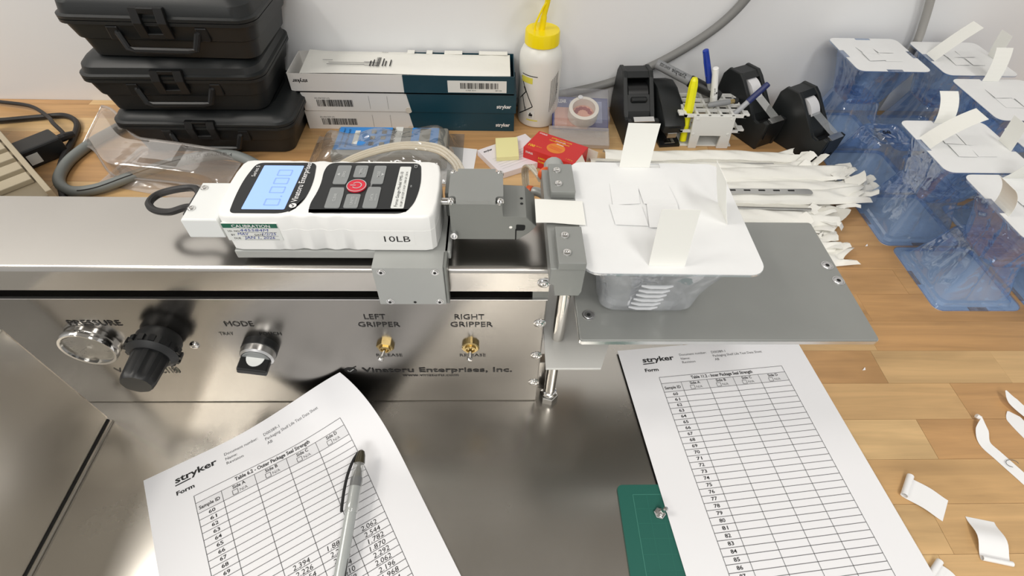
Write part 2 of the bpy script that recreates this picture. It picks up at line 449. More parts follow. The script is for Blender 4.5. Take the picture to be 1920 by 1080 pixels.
# ================================================================== setting
struct('wall_back', box(-2.2, 2.2, .884, .95, -.9, 1.9), M['wall'])
struct('floor', box(-2.2, 2.2, -2.4, .95, -.92, -.9), M['floor'])
struct('ceiling', box(-2.2, 2.2, -2.4, .95, 1.9, 1.95), M['ceil'])

ZT = -.003                                            # bench top; the steel base plate is 3 mm thick
bench = thing('workbench', 'butcher-block workbench of glued wooden strips', 'workbench', (.1, .4, ZT))
plank_me = None
PW = .0441
joints = {}                                           # row -> joint x positions
rows = range(-4, 20)
forced = {-2: [.443, .5876], -3: [.5134], -4: [.4506], 1: [.5374]}
Y0 = .383
for k in range(-9, 12):
    y0 = Y0 + PW * k; y1 = min(y0 + PW, .8835)
    if y0 > .876: break
    r = random.Random(100 + k)
    xs = [-1.45]
    fx = forced.get(k, [])
    x = -1.45 + r.uniform(.1, .5)
    while x < 1.55:
        if not any(abs(x - f) < .13 for f in fx): xs.append(x)
        x += r.uniform(.22, .55)
    xs = sorted(xs + fx + [1.6])
    for a, b in zip(xs[:-1], xs[1:]):
        if plank_me is None:
            o = obj('plank', box(0, 1, 0, 1, 0, 1), M['wood'], bench); plank_me = o.data
        else:
            o = bpy.data.objects.new('plank', plank_me); COL.objects.link(o); o.parent = bench
        dz = r.uniform(-.00015, .0001)
        o.scale = (b - a - .0003, y1 - y0 - .0003, .035)
        o.location = Vector(((a + b) / 2, (y0 + y1) / 2, ZT - .035 + dz)) - Vector(bench.location)

# ================================================================== seal-peel tester
Y = .273                                              # front panel plane
tester = thing('peel_tester', 'stainless steel bench tester with a slotted front panel of controls', 'machine', (-.15, .3, 0))
base = obj('base_plate', box(-1.2, .22, -.12, .40, -.003, 0, .0008), M['steel_plate'], tester)
house = obj('housing', box(-1.2, .0425, Y, .357, .0006, .1693, .0012), M['steel_dark_reflection'], tester)
hood = B()
prof = [(.357, .1797), (.357, .2052)]
for i in range(7):
    t = pi / 2 * i / 6; prof.append((Y + .0045 - .0045 * sin(t), .2007 + .0045 * cos(t)))
prof += [(Y, .1797)]
add_prism(hood, prof[::-1], lambda a, b: (-1.2, a, b), lambda a, b: (.0425, a, b))
obj('hood', hood, M['steel'], tester, smooth=True)
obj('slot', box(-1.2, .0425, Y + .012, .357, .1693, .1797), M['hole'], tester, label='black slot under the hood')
obj('slot_end', box(.030, .0425, Y + .001, Y + .012, .1700, .1790), M['alu_dark'], tester)
obj('trim_strip', box(-1.2, .0425, Y - .0006, Y + .002, .1690, .1699), M['satin'], tester)
# lettering on the panel
pr = Print(lambda u, v: (u, Y - .0004, v))
pr.text('PRESSURE', -.3631, .1339, .0074, .044, bold=.01)
pr.text('MODE', -.2327, .1328, .0072, .024)
pr.text('TRAY', -.2428, .1199, .0046, .0124)
pr.text('POUCH', -.2082, .1195, .0046, .0190)
pr.text('LEFT', -.1123, .1430, .0069, .0182)
pr.text('GRIPPER', -.1194, .1321, .0068, .0361)
pr.text('RIGHT', -.0354, .1429, .0070, .0253)
pr.text('GRIPPER', -.0397, .1322, .0070, .0369)
pr.text('RELEASE', -.1118, .0858, .0044, .0241)
pr.text('RELEASE', -.0339, .0856, .0044, .0244)
pr.text('Vinatoru Enterprises, Inc.', -.1300, .0585, .0078, .1459, bold=.018)
pr.text('www.vinatoru.com', -.0923, .0508, .0040, .0552, bold=.012)
pr.text('CT180', -.3217, .0576, .0110, .0178)
pr.text('V', -.3643, .0590, .0080, .007)
pr.build('lettering', M['ink_panel'], tester)
lg = Print(lambda u, v: (u, Y - .0003, v))
lg.poly([(-.1412 + .0060 * cos(t * pi / 12), .0612 + .0055 * sin(t * pi / 12)) for t in range(24)])
lg.line(-.1385, .0655, -.1345, .0685, .0012)
logo = lg.build('logo', M['ink_panel'], tester)
lg = Print(lambda u, v: (u, Y - .0006, v))
lg.line(-.1440, .0620, -.1420, .0595, .0011); lg.line(-.1424, .0594, -.1375, .0645, .0011)
lg.build('tick', M['alu_light'], logo)

# pressure gauge: round, tilted face towards the operator
ax = Vector((0, -1, 0))
g0 = Vector((-.3595, Y, .1085)); GR = .0228
gauge = obj('pressure_gauge', lathe([(GR * .96, 0), (GR * .96, .0020), (GR, .0024), (GR * 1.03, .0042), (GR * 1.03, .0068), (GR * .98, .0088), (GR * .90, .0085), (GR * .90, .0035)], g0, ax, 40, (True, False)), M['chrome'], tester, smooth=True, label='round chrome-rimmed pressure gauge')
obj('dial', lathe([(GR * .90, 0), (0, 0)], g0 + ax * .0028, ax, 40, (True, False)), M['dial'], gauge)
pd = Print(lambda u, v: (g0.x + u, g0.y - .0031, g0.z + v))
for i in range(28):
    t = radians(225 - i * 10); pd.line(.0165 * cos(t), .0165 * sin(t), .0186 * cos(t), .0186 * sin(t), .0005)
pd.line(.002, .001, -.0125, -.008, .0008)
for i, n in enumerate(('0', '40', '80', '120', '160')):
    t = radians(225 - i * 67); pd.text(n, .0135 * cos(t), .0135 * sin(t) - .001, .0028, align='c')
pd.build('dial_print', M['ink'], gauge)
obj('needle_hub', lathe([(.0022, 0), (.0022, .0022), (.0012, .003), (0, .003)], g0 + ax * .0030, ax, 14), M['satin'], gauge, smooth=True)
obj('glass', lathe([(GR * .90, 0), (GR * .90, .0006)], g0 + ax * .0068, ax, 40), M['glass'], gauge)

# pressure regulator knob
k0 = Vector((-.2945, Y, .1180))
kn = B()
add_lathe(kn, [(.0165, 0), (.0185, .004), (.0185, .013), (.0205, .0135), (.0205, .0185), (.017, .0215), (.0155, .0225)], k0, ax, 40)
knob = obj('regulator_collar', kn, M['black'], tester, smooth=True, label='black ribbed regulator collar')
rb = B()
for i in range(16):
    t = 2 * pi * i / 16; c = k0 + Vector((cos(t), 0, sin(t))) * .0205 + ax * .0155
    u = Vector((cos(t), 0, sin(t))); v = Vector((-sin(t), 0, cos(t)))
    q = [c + u * a + v * b + ax * d for a, b, d in ((-.002, -.0022, -.0028), (.0016, -.0022, -.0028), (.0016, .0022, -.0028), (-.002, .0022, -.0028), (-.002, -.0022, .0028), (.0016, -.0022, .0028), (.0016, .0022, .0028), (-.002, .0022, .0028))]
    vs = [rb.verts.new(p) for p in q]
    for f in ((0, 3, 2, 1), (4, 5, 6, 7), (0, 1, 5, 4), (1, 2, 6, 5), (2, 3, 7, 6), (3, 0, 4, 7)): rb.faces.new([vs[i] for i in f])
obj('collar_ribs', rb, M['case_dark'], knob)
gr = B(); rings = []
for h, s in ((.0215, .96), (.024, 1.0), (.043, .93), (.047, .90), (.0490, .82), (.0492, .3)):
    ring = []
    for i in range(48):
        t = 2 * pi * i / 48; r = .0140 * s * (1 + .045 * (1 if (i // 3) % 2 else -1) * (1 if h < .045 else .3))
        ring.append(k0 + Vector((cos(t) * r, 0, sin(t) * r)) + ax * h)
    rings.append(ring)
add_loft(gr, rings); obj('regulator_knob', gr, M['black'], tester, smooth=True, label='black fluted pressure knob')
# blind screw, mode selector, toggles, end bolts
s = B(); screw(s, (-.2717, Y, .1044), .0042, ax); obj('screw', s, M['chrome'], tester, smooth=True)
c0 = Vector((-.2128, Y, .1035))
sel = obj('mode_selector', lathe([(.0155, 0), (.0155, .007), (.0135, .0085)], c0, ax, 36), M['black'], tester, smooth=True, label='black and silver mode selector switch')
obj('bezel_ring', lathe([(.0148, .0072), (.0150, .0085), (.0146, .0135), (.0128, .0150), (.0122, .0146), (.0122, .012)], c0, ax, 36, (True, True)), M['satin'], sel, smooth=True)
obj('insert', lathe([(.0118, .0110), (.0118, .0152), (.0112, .0156), (0, .0156)], c0, ax, 36, (True, False)), M['key'], sel, smooth=True)
hb = B(); q = radians(-14)
def selp(a, d, h): return c0 + Vector((a * cos(q) - d * sin(q), -h, a * sin(q) + d * cos(q)))
for (a0, a1, d0, d1, h0, h1) in ((-.0125, .0125, -.0040, .0035, .0150, .0285),):
    vs = [hb.verts.new(selp(a, d, h)) for h in (h0, h1) for d in (d0, d1) for a in (a0, a1)]
    fs = [hb.faces.new([vs[i] for i in f]) for f in ((0, 2, 3, 1), (4, 5, 7, 6), (0, 1, 5, 4), (2, 6, 7, 3), (0, 4, 6, 2), (1, 3, 7, 5))]
    bmesh.ops.bevel(hb, geom=list({e for f in fs for e in f.edges}), offset=.0014, segments=2, profile=.5, affect='EDGES')
obj('handle', hb, M['case_dark'], sel)
mk = B(); ring0 = []; ring1 = []
for i in range(13):
    t = pi * i / 12; ring0.append(selp(.0076 * cos(t), .0036, .0150 + .0095 * sin(t))); ring1.append(selp(.0076 * cos(t), .0041, .0150 + .0095 * sin(t)))
add_loft(mk, [ring0, ring1]); obj('pointer', mk, M['white_dull'], sel)
for tx, tz, lean in ((-.1005, .1050, -.0030), (-.0232, .1045, -.0005)):
    hx = lathe([(.0080, 0), (.0080, .0036), (.0070, .0044), (.0052, .0044), (.0052, .0060), (.0040, .0060), (.0038, .0045), (0, .0042)], (tx, Y, tz), ax, 6 if lean < -.001 else 24, (True, True))
    nut = obj('toggle_nut', hx, M['brass'], tester, label='brass toggle switch nut')
    obj('toggle_lever', lathe([(.0013, 0), (.0017, .005), (.0025, .0090), (.0027, .0106), (.0022, .0124), (0, .0130)], (tx, Y - .0040, tz), (lean, -.0125, -.0020), 16), M['chrome'], nut, smooth=True)
for bz_ in (.1905, .1372, .0873, .0388):
    s = B(); screw(s, (.0382, Y, bz_), .0044, ax); screw(s, (.0382, Y, bz_), .0056, ax, .0012); obj('bolt', s, M['chrome'], tester, smooth=True)

# fixed right-hand clamp, post, shelf bracket and specimen platform
blk = [(.0368, .2276), (.0408, .2276), (.0415, .2150), (.0590, .2150), (.0606, .2192), (.0607, .2430), (.0368, .2430)]
clamp = obj('clamp_block', prism_y(blk, .2385, .3500, .0006), M['alu'], tester, label='grey machined clamp block')
for y0, y1 in ((.2372, .2738), (.3128, .3482)):
    pl_ = obj('clamp_plate', box(.0415, .0604, y0, y1, .2434, .2500, .0006), M['alu'], clamp)
    sp = (.0478, (y0 + y1) / 2)
    for dy in (-.0085, .0085):
        s = B(); screw(s, (sp[0], sp[1] + dy, .2500), .0032, (0, 0, 1)); obj('clamp_screw', s, M['chrome'], clamp, smooth=True)
obj('post', lathe([(.0056, 0), (.0056, .215)], (.0565, .277, .004), (0, 0, 1), 24), M['rod'], tester, smooth=True, label='vertical ground steel post')
ft = B(); add_lathe(ft, [(.0098, 0), (.0098, .0085), (.0090, .0100), (.0070, .0105)], (.0565, .277, 0), (0, 0, 1), 6); add_lathe(ft, [(.0072, .010), (.0072, .016), (.006, .017)], (.0565, .277, 0), (0, 0, 1), 24)
obj('post_nut', ft, M['chrome'], tester)
obj('post_backing', box(.0440, .0530, .289, .300, 0, .050, .0006), M['steel'], tester)
M['shelf'] = mat('pale_sheet_metal', rgb(214, 214, 210), .38, .25)
shelf = [(.0436, .2433), (.0921, .2432), (.1013, .2652), (.115, .300), (.115, .352), (.0445, .352)]
obj('shelf_bracket', prism_z(shelf, .1085, .1110, .0004), M['shelf'], tester, label='pale sheet-metal bracket under the platform')
sup = B(); add_box(sup, .10, .25, .295, .325, .1050, .1085); add_box(sup, .19, .24, .297, .323, .1085, .1638); obj('platform_support', sup, M['alu_dark'], tester)
plat = obj('platform', prism_z(rrect(.1838, .3008, .1188, .0693, .003, 4), .1638, .1700, .0009), M['alu'], tester, label='flat grey specimen platform')
obj('platform_edge', prism_z(rrect(.1838, .3008, .1191, .0696, .003, 4), .1650, .1688), M['satin'], tester)
for x, y in ((.2945, .3126), (.2968, .2945), (.0745, .2565)):
    s = B(); add_lathe(s, [(.0052, 0), (.0052, .0006), (.0044, .0007), (.0042, .0002), (.0036, .0009), (.0018, .0009), (.0017, -.0002), (0, -.0002)], (x, y, .1698), (0, 0, 1), 24, (False, True)); obj('platform_screw', s, M['satin'], tester, smooth=True)
    obj('screw_socket', lathe([(.0016, 0), (.0016, .0001)], (x, y, .1703), (0, 0, 1), 6), M['hole'], tester)
# air fittings and looped tubing behind the clamp
fit = obj('air_fitting', lathe([(.0050, 0), (.0050, .004), (.0085, .004), (.0085, .016), (.0075, .018), (.0030, .018)], (.0490, .3560, .2300), (0, 1, .1), 12), M['alu_light'], tester, smooth=True, label='pale knurled air fitting')
obj('fitting_ring', lathe([(.0052, 0), (.0058, .001), (.0058, .004), (.0050, .005)], (.0410, .3500, .2370), (-.6, 1, .2), 16), M['orange_ring'], tester, smooth=True)
obj('fitting_ring', lathe([(.0044, 0), (.0052, .001), (.0052, .005), (.0044, .006)], (.0330, .3740, .2010), (-1, .6, -.2), 16), M['orange_ring'], tester, smooth=True)
obj('fitting_elbow', tube(spline([(.0480, .366, .198), (.0400, .371, .202), (.033, .374, .201), (.028, .378, .19)]), .0042, 12), M['alu_light'], tester, smooth=True)
for i in range(3):
    d = .0022 * i
    obj('air_tube', tube(spline([(.034 + d * .4, .350, .236 - d), (.0275 + d, .378, .226), (.0245 + d, .400, .205), (.028 + d, .396, .180), (.036 + d, .380, .16)]), .0013, 8), M['tube'], tester, smooth=True)

# ================================================================== steel side guard at the left
cab = thing('side_guard', 'upright brushed steel guard plate standing on the tester base at the left', 'guard plate', (-.395, .03, 0))
obj('plate', prism_z([(-.3972, -.20), (-.3936, -.20), (-.3936, .2525), (-.3950, .2544), (-.3972, .2544)], .0040, .1540, .0008), M['steel_cab'], cab)
obj('foot_rail', box(-.4120, -.3890, -.20, .2525, .0002, .0026, .0006), M['steel_plate'], cab)
obj('foot_gap', box(-.4060, -.3926, -.20, .2520, .0026, .0040), M['hole'], cab)

# ================================================================== force gauge on its sliding carriage
FG = thing('force_gauge', 'white handheld force gauge with blue display, bolted on a grey sliding carriage', 'force gauge', (-.12, .31, .2105))
def glyph_up(z):                                      # gauge lettering reads from the front edge to the back
    return lambda u, v: (-v, u, z)
# body outline with finger grooves
def outline():
    pts = []
    def groove(x):
        e = max(0, 1 - abs((x + .128) / .034) ** 4)
        return .0009 * e * (1 + cos((x + .128) * 2 * pi / .0165))
    x0, x1, y0, y1 = -.1990, -.0420, .2786, .3452
    left = [(-.1955, .2815), (-.1985, .2950), (-.1990, .3120), (-.1985, .3290), (-.1955, .3425)]
    n = 40
    for i in range(n + 1):
        x = -.1900 + (.1380) * i / n; pts.append((x, y0 + groove(x)))
    pts += [(-.0475, .2796), (-.0445, .2830), (-.0427, .2940), (-.0420, .3120), (-.0427, .3300), (-.0445, .3408), (-.0475, .3442)]
    for i in range(n + 1):
        x = -.0520 - .1380 * i / n; pts.append((x, y1 - groove(x)))
    pts += [(-.1945, .3440), (-.1968, .3400), (-.1983, .3290), (-.1990, .3120), (-.1983, .2950), (-.1968, .2840), (-.1945, .2800)]
    return pts
ol = outline()
bm = B(); rings = []
cxg, cyg = -.1205, .3120
for z, d in ((.2186, .0026), (.2192, .0012), (.2205, .0003), (.2400, 0), (.2402, .0003), (.2404, 0), (.2512, .0001), (.2526, .0006), (.2533, .0013), (.2535, .0021)):
    rings.append([(cxg + (x - cxg) * (1 - d / .078), cyg + (y - cyg) * (1 - d / .033), z) for x, y in ol])
add_loft(bm, rings)
obj('body', bm, M['white_abs'], FG, smooth=True)
zt = .25352
disp = bez([(-.1872, .2812, .004), (-.1480, .2812, .008), (-.1395, .2900, .010), (-.1362, .3130, .014), (-.1398, .3410, .006), (-.1852, .3402, .006), (-.1888, .3200, .009), (-.1888, .2990, .009)])
dz = obj('display_overlay', prism_z(disp, zt - .0006, zt + .0003), M['face'], FG, label='black display surround')
scr = prism_z(bez([(-.1800, .2852, .0008), (-.1500, .2852, .0012), (-.1484, .3366, .0008), (-.1786, .3366, .0008)], 3), zt + .0002, zt + .0005)
screen = obj('screen', scr, M['lcd'], dz, label='pale blue backlit screen')
sg = Print(glyph_up(zt + .0007))
def seg7(u, v, wd, ht, t):
    for a in ((u, v, u + wd, v), (u, v + ht, u + wd, v + ht), (u, v, u, v + ht), (u + wd, v, u + wd, v + ht)): sg.line(*a, t)
for i, u in enumerate((.2895, .3035, .3140, .3240)): seg7(u, .1555, .0066, .0100, .0009)
sg.rect(.2988, .1552, .3000, .1564)
sg.build('digits', M['lcd_seg'], dz)
tx = Print(glyph_up(zt + .0006))
tx.text('Vinatoru Enterprises', .2930, .1432, .0044, .0470, bold=.01)
tx.text('Series 5', .3225, .1815, .0030, .0135)
tx.ring(.2893, .1450, 0, .0026)
tx.build('overlay_lettering', M['ink_white'], dz)
tk = Print(glyph_up(zt + .0008)); tk.line(.2878, .1452, .2890, .1441, .0006); tk.line(.2889, .1441, .2908, .1466, .0006); tk.build('tick', M['face'], dz)
kp = bez([(-.1322, .2818, .004), (-.0660, .2818, .006), (-.0600, .2900, .008), (-.0562, .3130, .014), (-.0590, .3415, .006), (-.1300, .3412, .006), (-.1322, .3300, .006), (-.1300, .3110, .014), (-.1340, .2900, .008)])
kd = obj('keypad_overlay', prism_z(kp, zt - .0006, zt + .0003), M['face'], FG, label='black keypad overlay')
pc = Vector((-.1038, .3118)); PR = .0092
def key(pts, cut):
    poly = bez([(x, y, .0018) for x, y in pts], 4)
    out = []
    for x, y in poly:
        d = Vector((x, y)) - pc
        if cut and d.length < PR: d = d.normalized() * PR
        out.append((pc.x + d.x, pc.y + d.y))
    return out
# densify key outlines so that the round clearance around the power key shows
def dens(pts, n=6):
    o = []
    for i in range(len(pts)):
        a, b = Vector(pts[i]), Vector(pts[(i + 1) % len(pts)])
        for k in range(n): o.append(tuple(a.lerp(b, k / n)))
    return o
keys = {'ZERO': (-.1222, -.1117, .3140, .3371), 'MENU': (-.1085, -.0989, .3224, .3371), 'MODE': (-.0942, -.0850, .3145, .3371),
        'CLEAR': (-.1224, -.1117, .2866, .3099), 'UNITS': (-.1091, -.0990, .2868, .3024), 'DATA': (-.0956, -.0854, .2868, .3108)}
kt = Print(glyph_up(zt + .0011))
for nm, (x0, x1, y0, y1) in keys.items():
    poly = bez([(x0, y0, .0016), (x1, y0, .0016), (x1, y1, .0016), (x0, y1, .0016)], 3)
    dn = []
    for x, y in dens(poly, 3):
        d = Vector((x, y)) - pc
        if d.length < PR: d = d.normalized() * PR
        dn.append((pc.x + d.x, pc.y + d.y))
    obj('key', prism_z(dn, zt + .0002, zt + .0009), M['key'], kd)
    cx_, cy_ = (x0 + x1) / 2, (y0 + y1) / 2
    kt.text(nm, cy_, -cx_ - (.0010 if nm != 'ZERO' else .0022), .0022, .0088 if len(nm) > 4 else .0075, align='c', bold=.01)
    if nm == 'ZERO': kt.poly([(cy_ - .0018, -cx_ + .0018), (cy_ + .0018, -cx_ + .0018), (cy_, -cx_ + .0038)])
    if nm == 'MODE': kt.poly([(cy_ - .0018, -cx_ - .0022), (cy_ + .0018, -cx_ - .0022), (cy_, -cx_ - .0042)])
for nm, t in (('MENU', 'ENTER'), ('UNITS', 'REVERSE'), ('DATA', 'DELETE')):
    x0, x1, y0, y1 = keys[nm]; kt.text(t, (y0 + y1) / 2, -(x0 + x1) / 2 - .0034, .0011, .0075, align='c')
kt.text('POWER', .3118, .0925, .0012, .0055, align='c')
kt.text('CE', .3345, .0612, .0026, .0042); kt.text('USA', .3105, .0630, .0012, .0026)
kt.build('key_lettering', M['ink_pale'], kd)
pb = lathe([(.0073, 0), (.0073, .0010), (.0070, .0013), (0, .0013)], (pc.x, pc.y, zt + .0001), (0, 0, 1), 36)
power = obj('power_key', pb, M['red_key'], kd, label='round red power key')
pw = Print(lambda u, v: (pc.x + u, pc.y + v, zt + .0016))
pw.ring(0, 0, .0067, .0073); pw.ring(.0003, 0, .0030, .0037, radians(-145), radians(145)); pw.line(-.0045, 0, -.0005, 0, .0008)
pw.build('power_symbol', M['ink_pale'], kd)
obj('model_label', prism_z(bez([(-.0757, .2872, .0012), (-.0663, .2872, .0012), (-.0660, .3368, .0012), (-.0746, .3368, .0012)], 3), zt + .0002, zt + .0004), M['sticker'], kd)
ml = Print(glyph_up(zt + .0006)); ml.text('Force Gauge Model VM5-10', .2890, .0712, .0024, .0410); ml.text('10 LBF | 160 OZF | 5 KGF | 5000 GF | 50 N', .2890, .0678, .0016, .0410)
ml.build('model_lettering', M['ink'], kd)
# stickers on the front side
yf = .2784
st_ = obj('calibration_sticker', box(-.1948, -.1557, yf - .0001, yf + .0012, .2302, .2466), M['sticker'], FG)
pr = Print(lambda u, v: (u, yf - .0003, v)); pr.rect(-.1947, .2424, -.1560, .2464); gb = pr.build('green_band', M['green'], st_)
pr = Print(lambda u, v: (u, yf - .0005, v)); pr.text('CALIBRATION', -.1880, .2430, .0028, .0270, bold=.01); pr.build('band_lettering', M['ink_white'], st_)
pr = Print(lambda u, v: (u, yf - .0003, v))
for v, t, x in ((.2385, 'I.D. NO.', -.1922), (.2349, 'BY', -.1912), (.2315, 'DUE', -.1902)):
    pr.text(t, x, v, .0018); pr.line(x + .0075, v - .0004, -.1580, v - .0004, .0002)
pr.text('DATE', -.1745, .2349, .0018); pr.build('sticker_lettering', M['ink'], st_)
pr = Print(lambda u, v: (u, yf - .0003, v))
pr.text('445584M', -.1838, .2390, .0026, .0205, shear=.2); pr.text('MAV', -.1865, .2354, .0026, .008, shear=.2); pr.text('1/2/25', -.1690, .2354, .0026, .010, shear=.2); pr.text('JAN 1, 2026', -.1830, .2318, .0026, .022, shear=.2)
pr.build('handwriting', M['ink_blue'], st_)
obj('capacity_sticker', box(-.0845, -.0600, yf + .0001, yf + .0012, .2262, .2400), M['white_abs'], FG)
pr = Print(lambda u, v: (u, yf - .0001, v)); pr.text('10LB', -.0822, .2294, .0058, .0190); pr.build('capacity_lettering', M['ink'], FG)
# rear connector cover and looped cable
cov = obj('connector_cover', prism_z([(-.2238, .2815), (-.1985, .2815), (-.1985, .3240), (-.2238, .3240)], .2292, .2470, .0012), M['white_dull'], FG, label='milky white connector cover')
for x, y in ((-.2197, .3168), (-.2203, .2932)):
    s = B(); screw(s, (x, y, .2470), .0027, (0, 0, 1)); obj('cover_screw', s, M['chrome'], cov, smooth=True)
obj('connector', box(-.2275, -.2238, .2905, .3230, .2310, .2440, .0010), M['black'], FG)
cl = spline([(-.2270, .3190, .2380), (-.2400, .3345, .2330), (-.2560, .3350, .2310), (-.2680, .3295, .2300), (-.2700, .3190, .2300), (-.2620, .3110, .2300), (-.2500, .3085, .2305), (-.2380, .3110, .2330), (-.2262, .3080, .2360)])
obj('cable', tube(cl, .0028, 10), M['rubber'], FG, smooth=True, label='black looped cable')
# sliding carriage
cr = obj('carriage', box(-.1962, -.0345, .2792, .3440, .2106, .2184, .0010), M['alu_light'], FG, label='grey carriage plate under the gauge')
obj('carriage_bracket', prism_x([(.2620, .1767), (.2700, .1767), (.2700, .2106), (.2800, .2106), (.2800, .2184), (.2620, .2184)], -.0918, -.0392, .0006), M['alu_light'], FG)
obj('carriage_side', prism_x([(.2630, .1767), (.2700, .1767), (.2700, .2070), (.3500, .2070), (.3500, .2184), (.2630, .2184)], -.0390, -.0368, .0003), M['alu_dark'], FG)
obj('carriage_tongue', box(-.0880, -.0420, .2690, .2850, .1712, .1785), M['alu_dark'], FG)
for x, z in ((-.0852, .2140), (-.0455, .2140), (-.0835, .1800), (-.0445, .1800)):
    s = B(); add_lathe(s, [(.0032, -.0002), (.0032, .0003), (.0026, .0004), (.0026, .0001), (.0023, .0009), (.0012, .0009), (.0011, .0003), (0, .0002)], (x, .2620, z), (0, -1, 0), 24, (False, True)); obj('carriage_screw', s, M['satin'], FG, smooth=True)
    obj('screw_ring', lathe([(.0031, 0), (.0031, .0001)], (x, .2618, z), (0, -1, 0), 24), M['hole'], FG)
    obj('screw_socket', lathe([(.0011, 0), (.0011, .0001)], (x, .2609, z), (0, -1, 0), 6), M['hole'], FG)
obj('pin_hole', lathe([(.0012, 0), (.0012, .0002)], (-.0640, .2620, .1792), (0, -1, 0), 14), M['hole'], FG)
obj('rear_post', box(-.0400, -.0345, .3200, .3500, .2184, .2420, .0006), M['alu_dark'], FG)
obj('load_shaft', lathe([(.0030, 0), (.0030, .010)], (-.0430, .3120, .2400), (1, 0, 0), 18), M['rod'], FG, smooth=True)
# moving gripper
side = [(-.0340, .2222), (.0165, .2222), (.0245, .2288), (.0285, .2350), (.0300, .2362), (.0220, .2450), (.0045, .2450), (.0045, .2568), (-.0340, .2568)]
gp = obj('gripper', prism_y(side, .2890, .3262, .0005), M['alu_dark'], FG, label='grey tab gripper with a chamfered jaw')
hs = .0055
lid_o = [(-.0345 + hs, .2886), (.0050 - hs, .2886), (.0050 - hs, .2886 + hs), (.0050, .2886 + hs), (.0050, .3266 - hs), (.0050 - hs, .3266 - hs), (.0050 - hs, .3266), (-.0345 + hs, .3266), (-.0345 + hs, .3266 - hs), (-.0345, .3266 - hs), (-.0345, .2886 + hs), (-.0345 + hs, .2886 + hs)]
obj('gripper_lid', prism_z(bez([(x, y, .0022 if i in (2, 5, 8, 11) else .0004) for i, (x, y) in enumerate(lid_o)], 4), .2568, .2600, .0003), M['alu'], gp)
for x, y in ((-.0322, .2912), (.0027, .2912), (-.0322, .3240), (.0027, .3240)):
    s = B(); screw(s, (x, y, .2566), .0030, (0, 0, 1), .0028); obj('lid_screw', s, M['chrome'], gp, smooth=True)
s = B(); add_lathe(s, [(.0030, 0), (.0030, .0030), (.0026, .0034), (.0018, .0034), (.0017, .0014), (0, .0014)], (-.0318, .2890, .2280), (0, -1, 0), 20, (False, True)); obj('side_screw', s, M['satin'], gp, smooth=True)
obj('side_pin', lathe([(.0012, 0), (.0012, .0003)], (.0108, .2890, .2350), (0, -1, 0), 12), M['satin'], gp)
obj('jaw_slot', prism_y(bez([(.0148, .2318, .001), (.0215, .2318, .002), (.0218, .2372, .0015), (.0148, .2376, .001)], 3), .2887, .2891), M['hole'], gp)
obj('jaw_cut', box(.0143, .0153, .2887, .2891, .2222, .2330), M['hole'], gp)
for y in (.3041, .3103): obj('jaw_hole', lathe([(.0012, 0), (.0012, .0001)], (.0191, y, .2451), (0, 0, 1), 14), M['hole'], gp)

# ================================================================== moulded trays with peelable white lids
def tray_shell(a, h, seed, foot=.030):
    """thin moulded tray: flat rim, stepped and ribbed walls, small foot with an embossed floor"""
    bm = B(); rnd = random.Random(seed); n = 9
    lv = [(a, h - .0016, .012, 0), (a, h, .012, 0), (a - .0075, h, .010, 0), (a - .0090, h - .0045, .010, 0), (a - .0125, h - .0060, .010, 0),
          (a - .0150, h * .72, .013, .0016), (a - .0190, h * .52, .014, .0026), (a - .0225, h * .30, .014, .0026), (foot + .0012, h * .06, .012, .0008),
          (foot - .0012, 0, .011, 0), (foot - .0060, 0, .009, 0), (foot - .0080, .0042, .008, 0), (foot - .0180, .0050, .006, 0), (foot - .0200, .0016, .005, 0)]
    rings = []
    for (s, z, r, rib) in lv:
        pts = rrect(0, 0, s, s, min(r, s * .6), n)
        # straight sides get extra points for the vertical ribs
        out = []
        m = len(pts)
        for i in range(m):
            p, q = Vector(pts[i]), Vector(pts[(i + 1) % m])
            out.append(p)
            if i % (n + 1) == n:
                for k in range(1, 12): out.append(p.lerp(q, k / 12))
        ring = []
        for p in out:
            d = p.normalized()
            t = (p.x if abs(p.y) > abs(p.x) else p.y) / s
            k = 1 if abs(t) < .42 else 0
            off = rib * (k * 1.3 - .4 * cos(t * 14))
            ring.append((p.x - d.x * off, p.y - d.y * off, z))
        rings.append(ring)
    add_loft(bm, rings, False, True)
    # floor louvres
    for i in range(5):
        yy = -.008 + i * .004
        add_box(bm, -.008, .008, yy, yy + .0013, .0018, .0034)
    bmesh.ops.recalc_face_normals(bm, faces=bm.faces[:])
    me = bpy.data.meshes.new('tray_shell'); bm.to_mesh(me); bm.free()
    for p in me.polygons: p.use_smooth = True
    try: me.set_sharp_from_angle(angle=radians(24))
    except Exception: pass
    return me
TW = .0125                                            # half width of a pull tab
def lid_mesh(a, notch, depth=.0065):
    """notch: set of sides whose edge is cut away where a tab was pulled"""
    pts = []
    r = .011
    def corner(sx, sy, t0):
        cx, cy = sx * (a - r), sy * (a - r)
        for k in range(6): t = t0 + pi / 2 * k / 5; pts.append((cx + r * cos(t), cy + r * sin(t)))
    corner(1, 1, 0)
    if 'back' in notch: pts.extend([(TW, a), (TW, a - depth), (-TW, a - depth), (-TW, a)])
    corner(-1, 1, pi / 2)
    if 'left' in notch: pts.extend([(-a, TW), (-a + depth, TW), (-a + depth, -TW), (-a, -TW)])
    corner(-1, -1, pi)
    if 'front' in notch: pts.extend([(-TW, -a), (-TW, -a + depth), (TW, -a + depth), (TW, -a)])
    corner(1, -1, 3 * pi / 2)
    if 'right' in notch: pts.extend([(a, -TW), (a - depth, -TW), (a - depth, TW), (a, TW)])
    return prism_z(pts, 0, .0005)
DIRS = {'back': (0, 1), 'front': (0, -1), 'left': (-1, 0), 'right': (1, 0)}
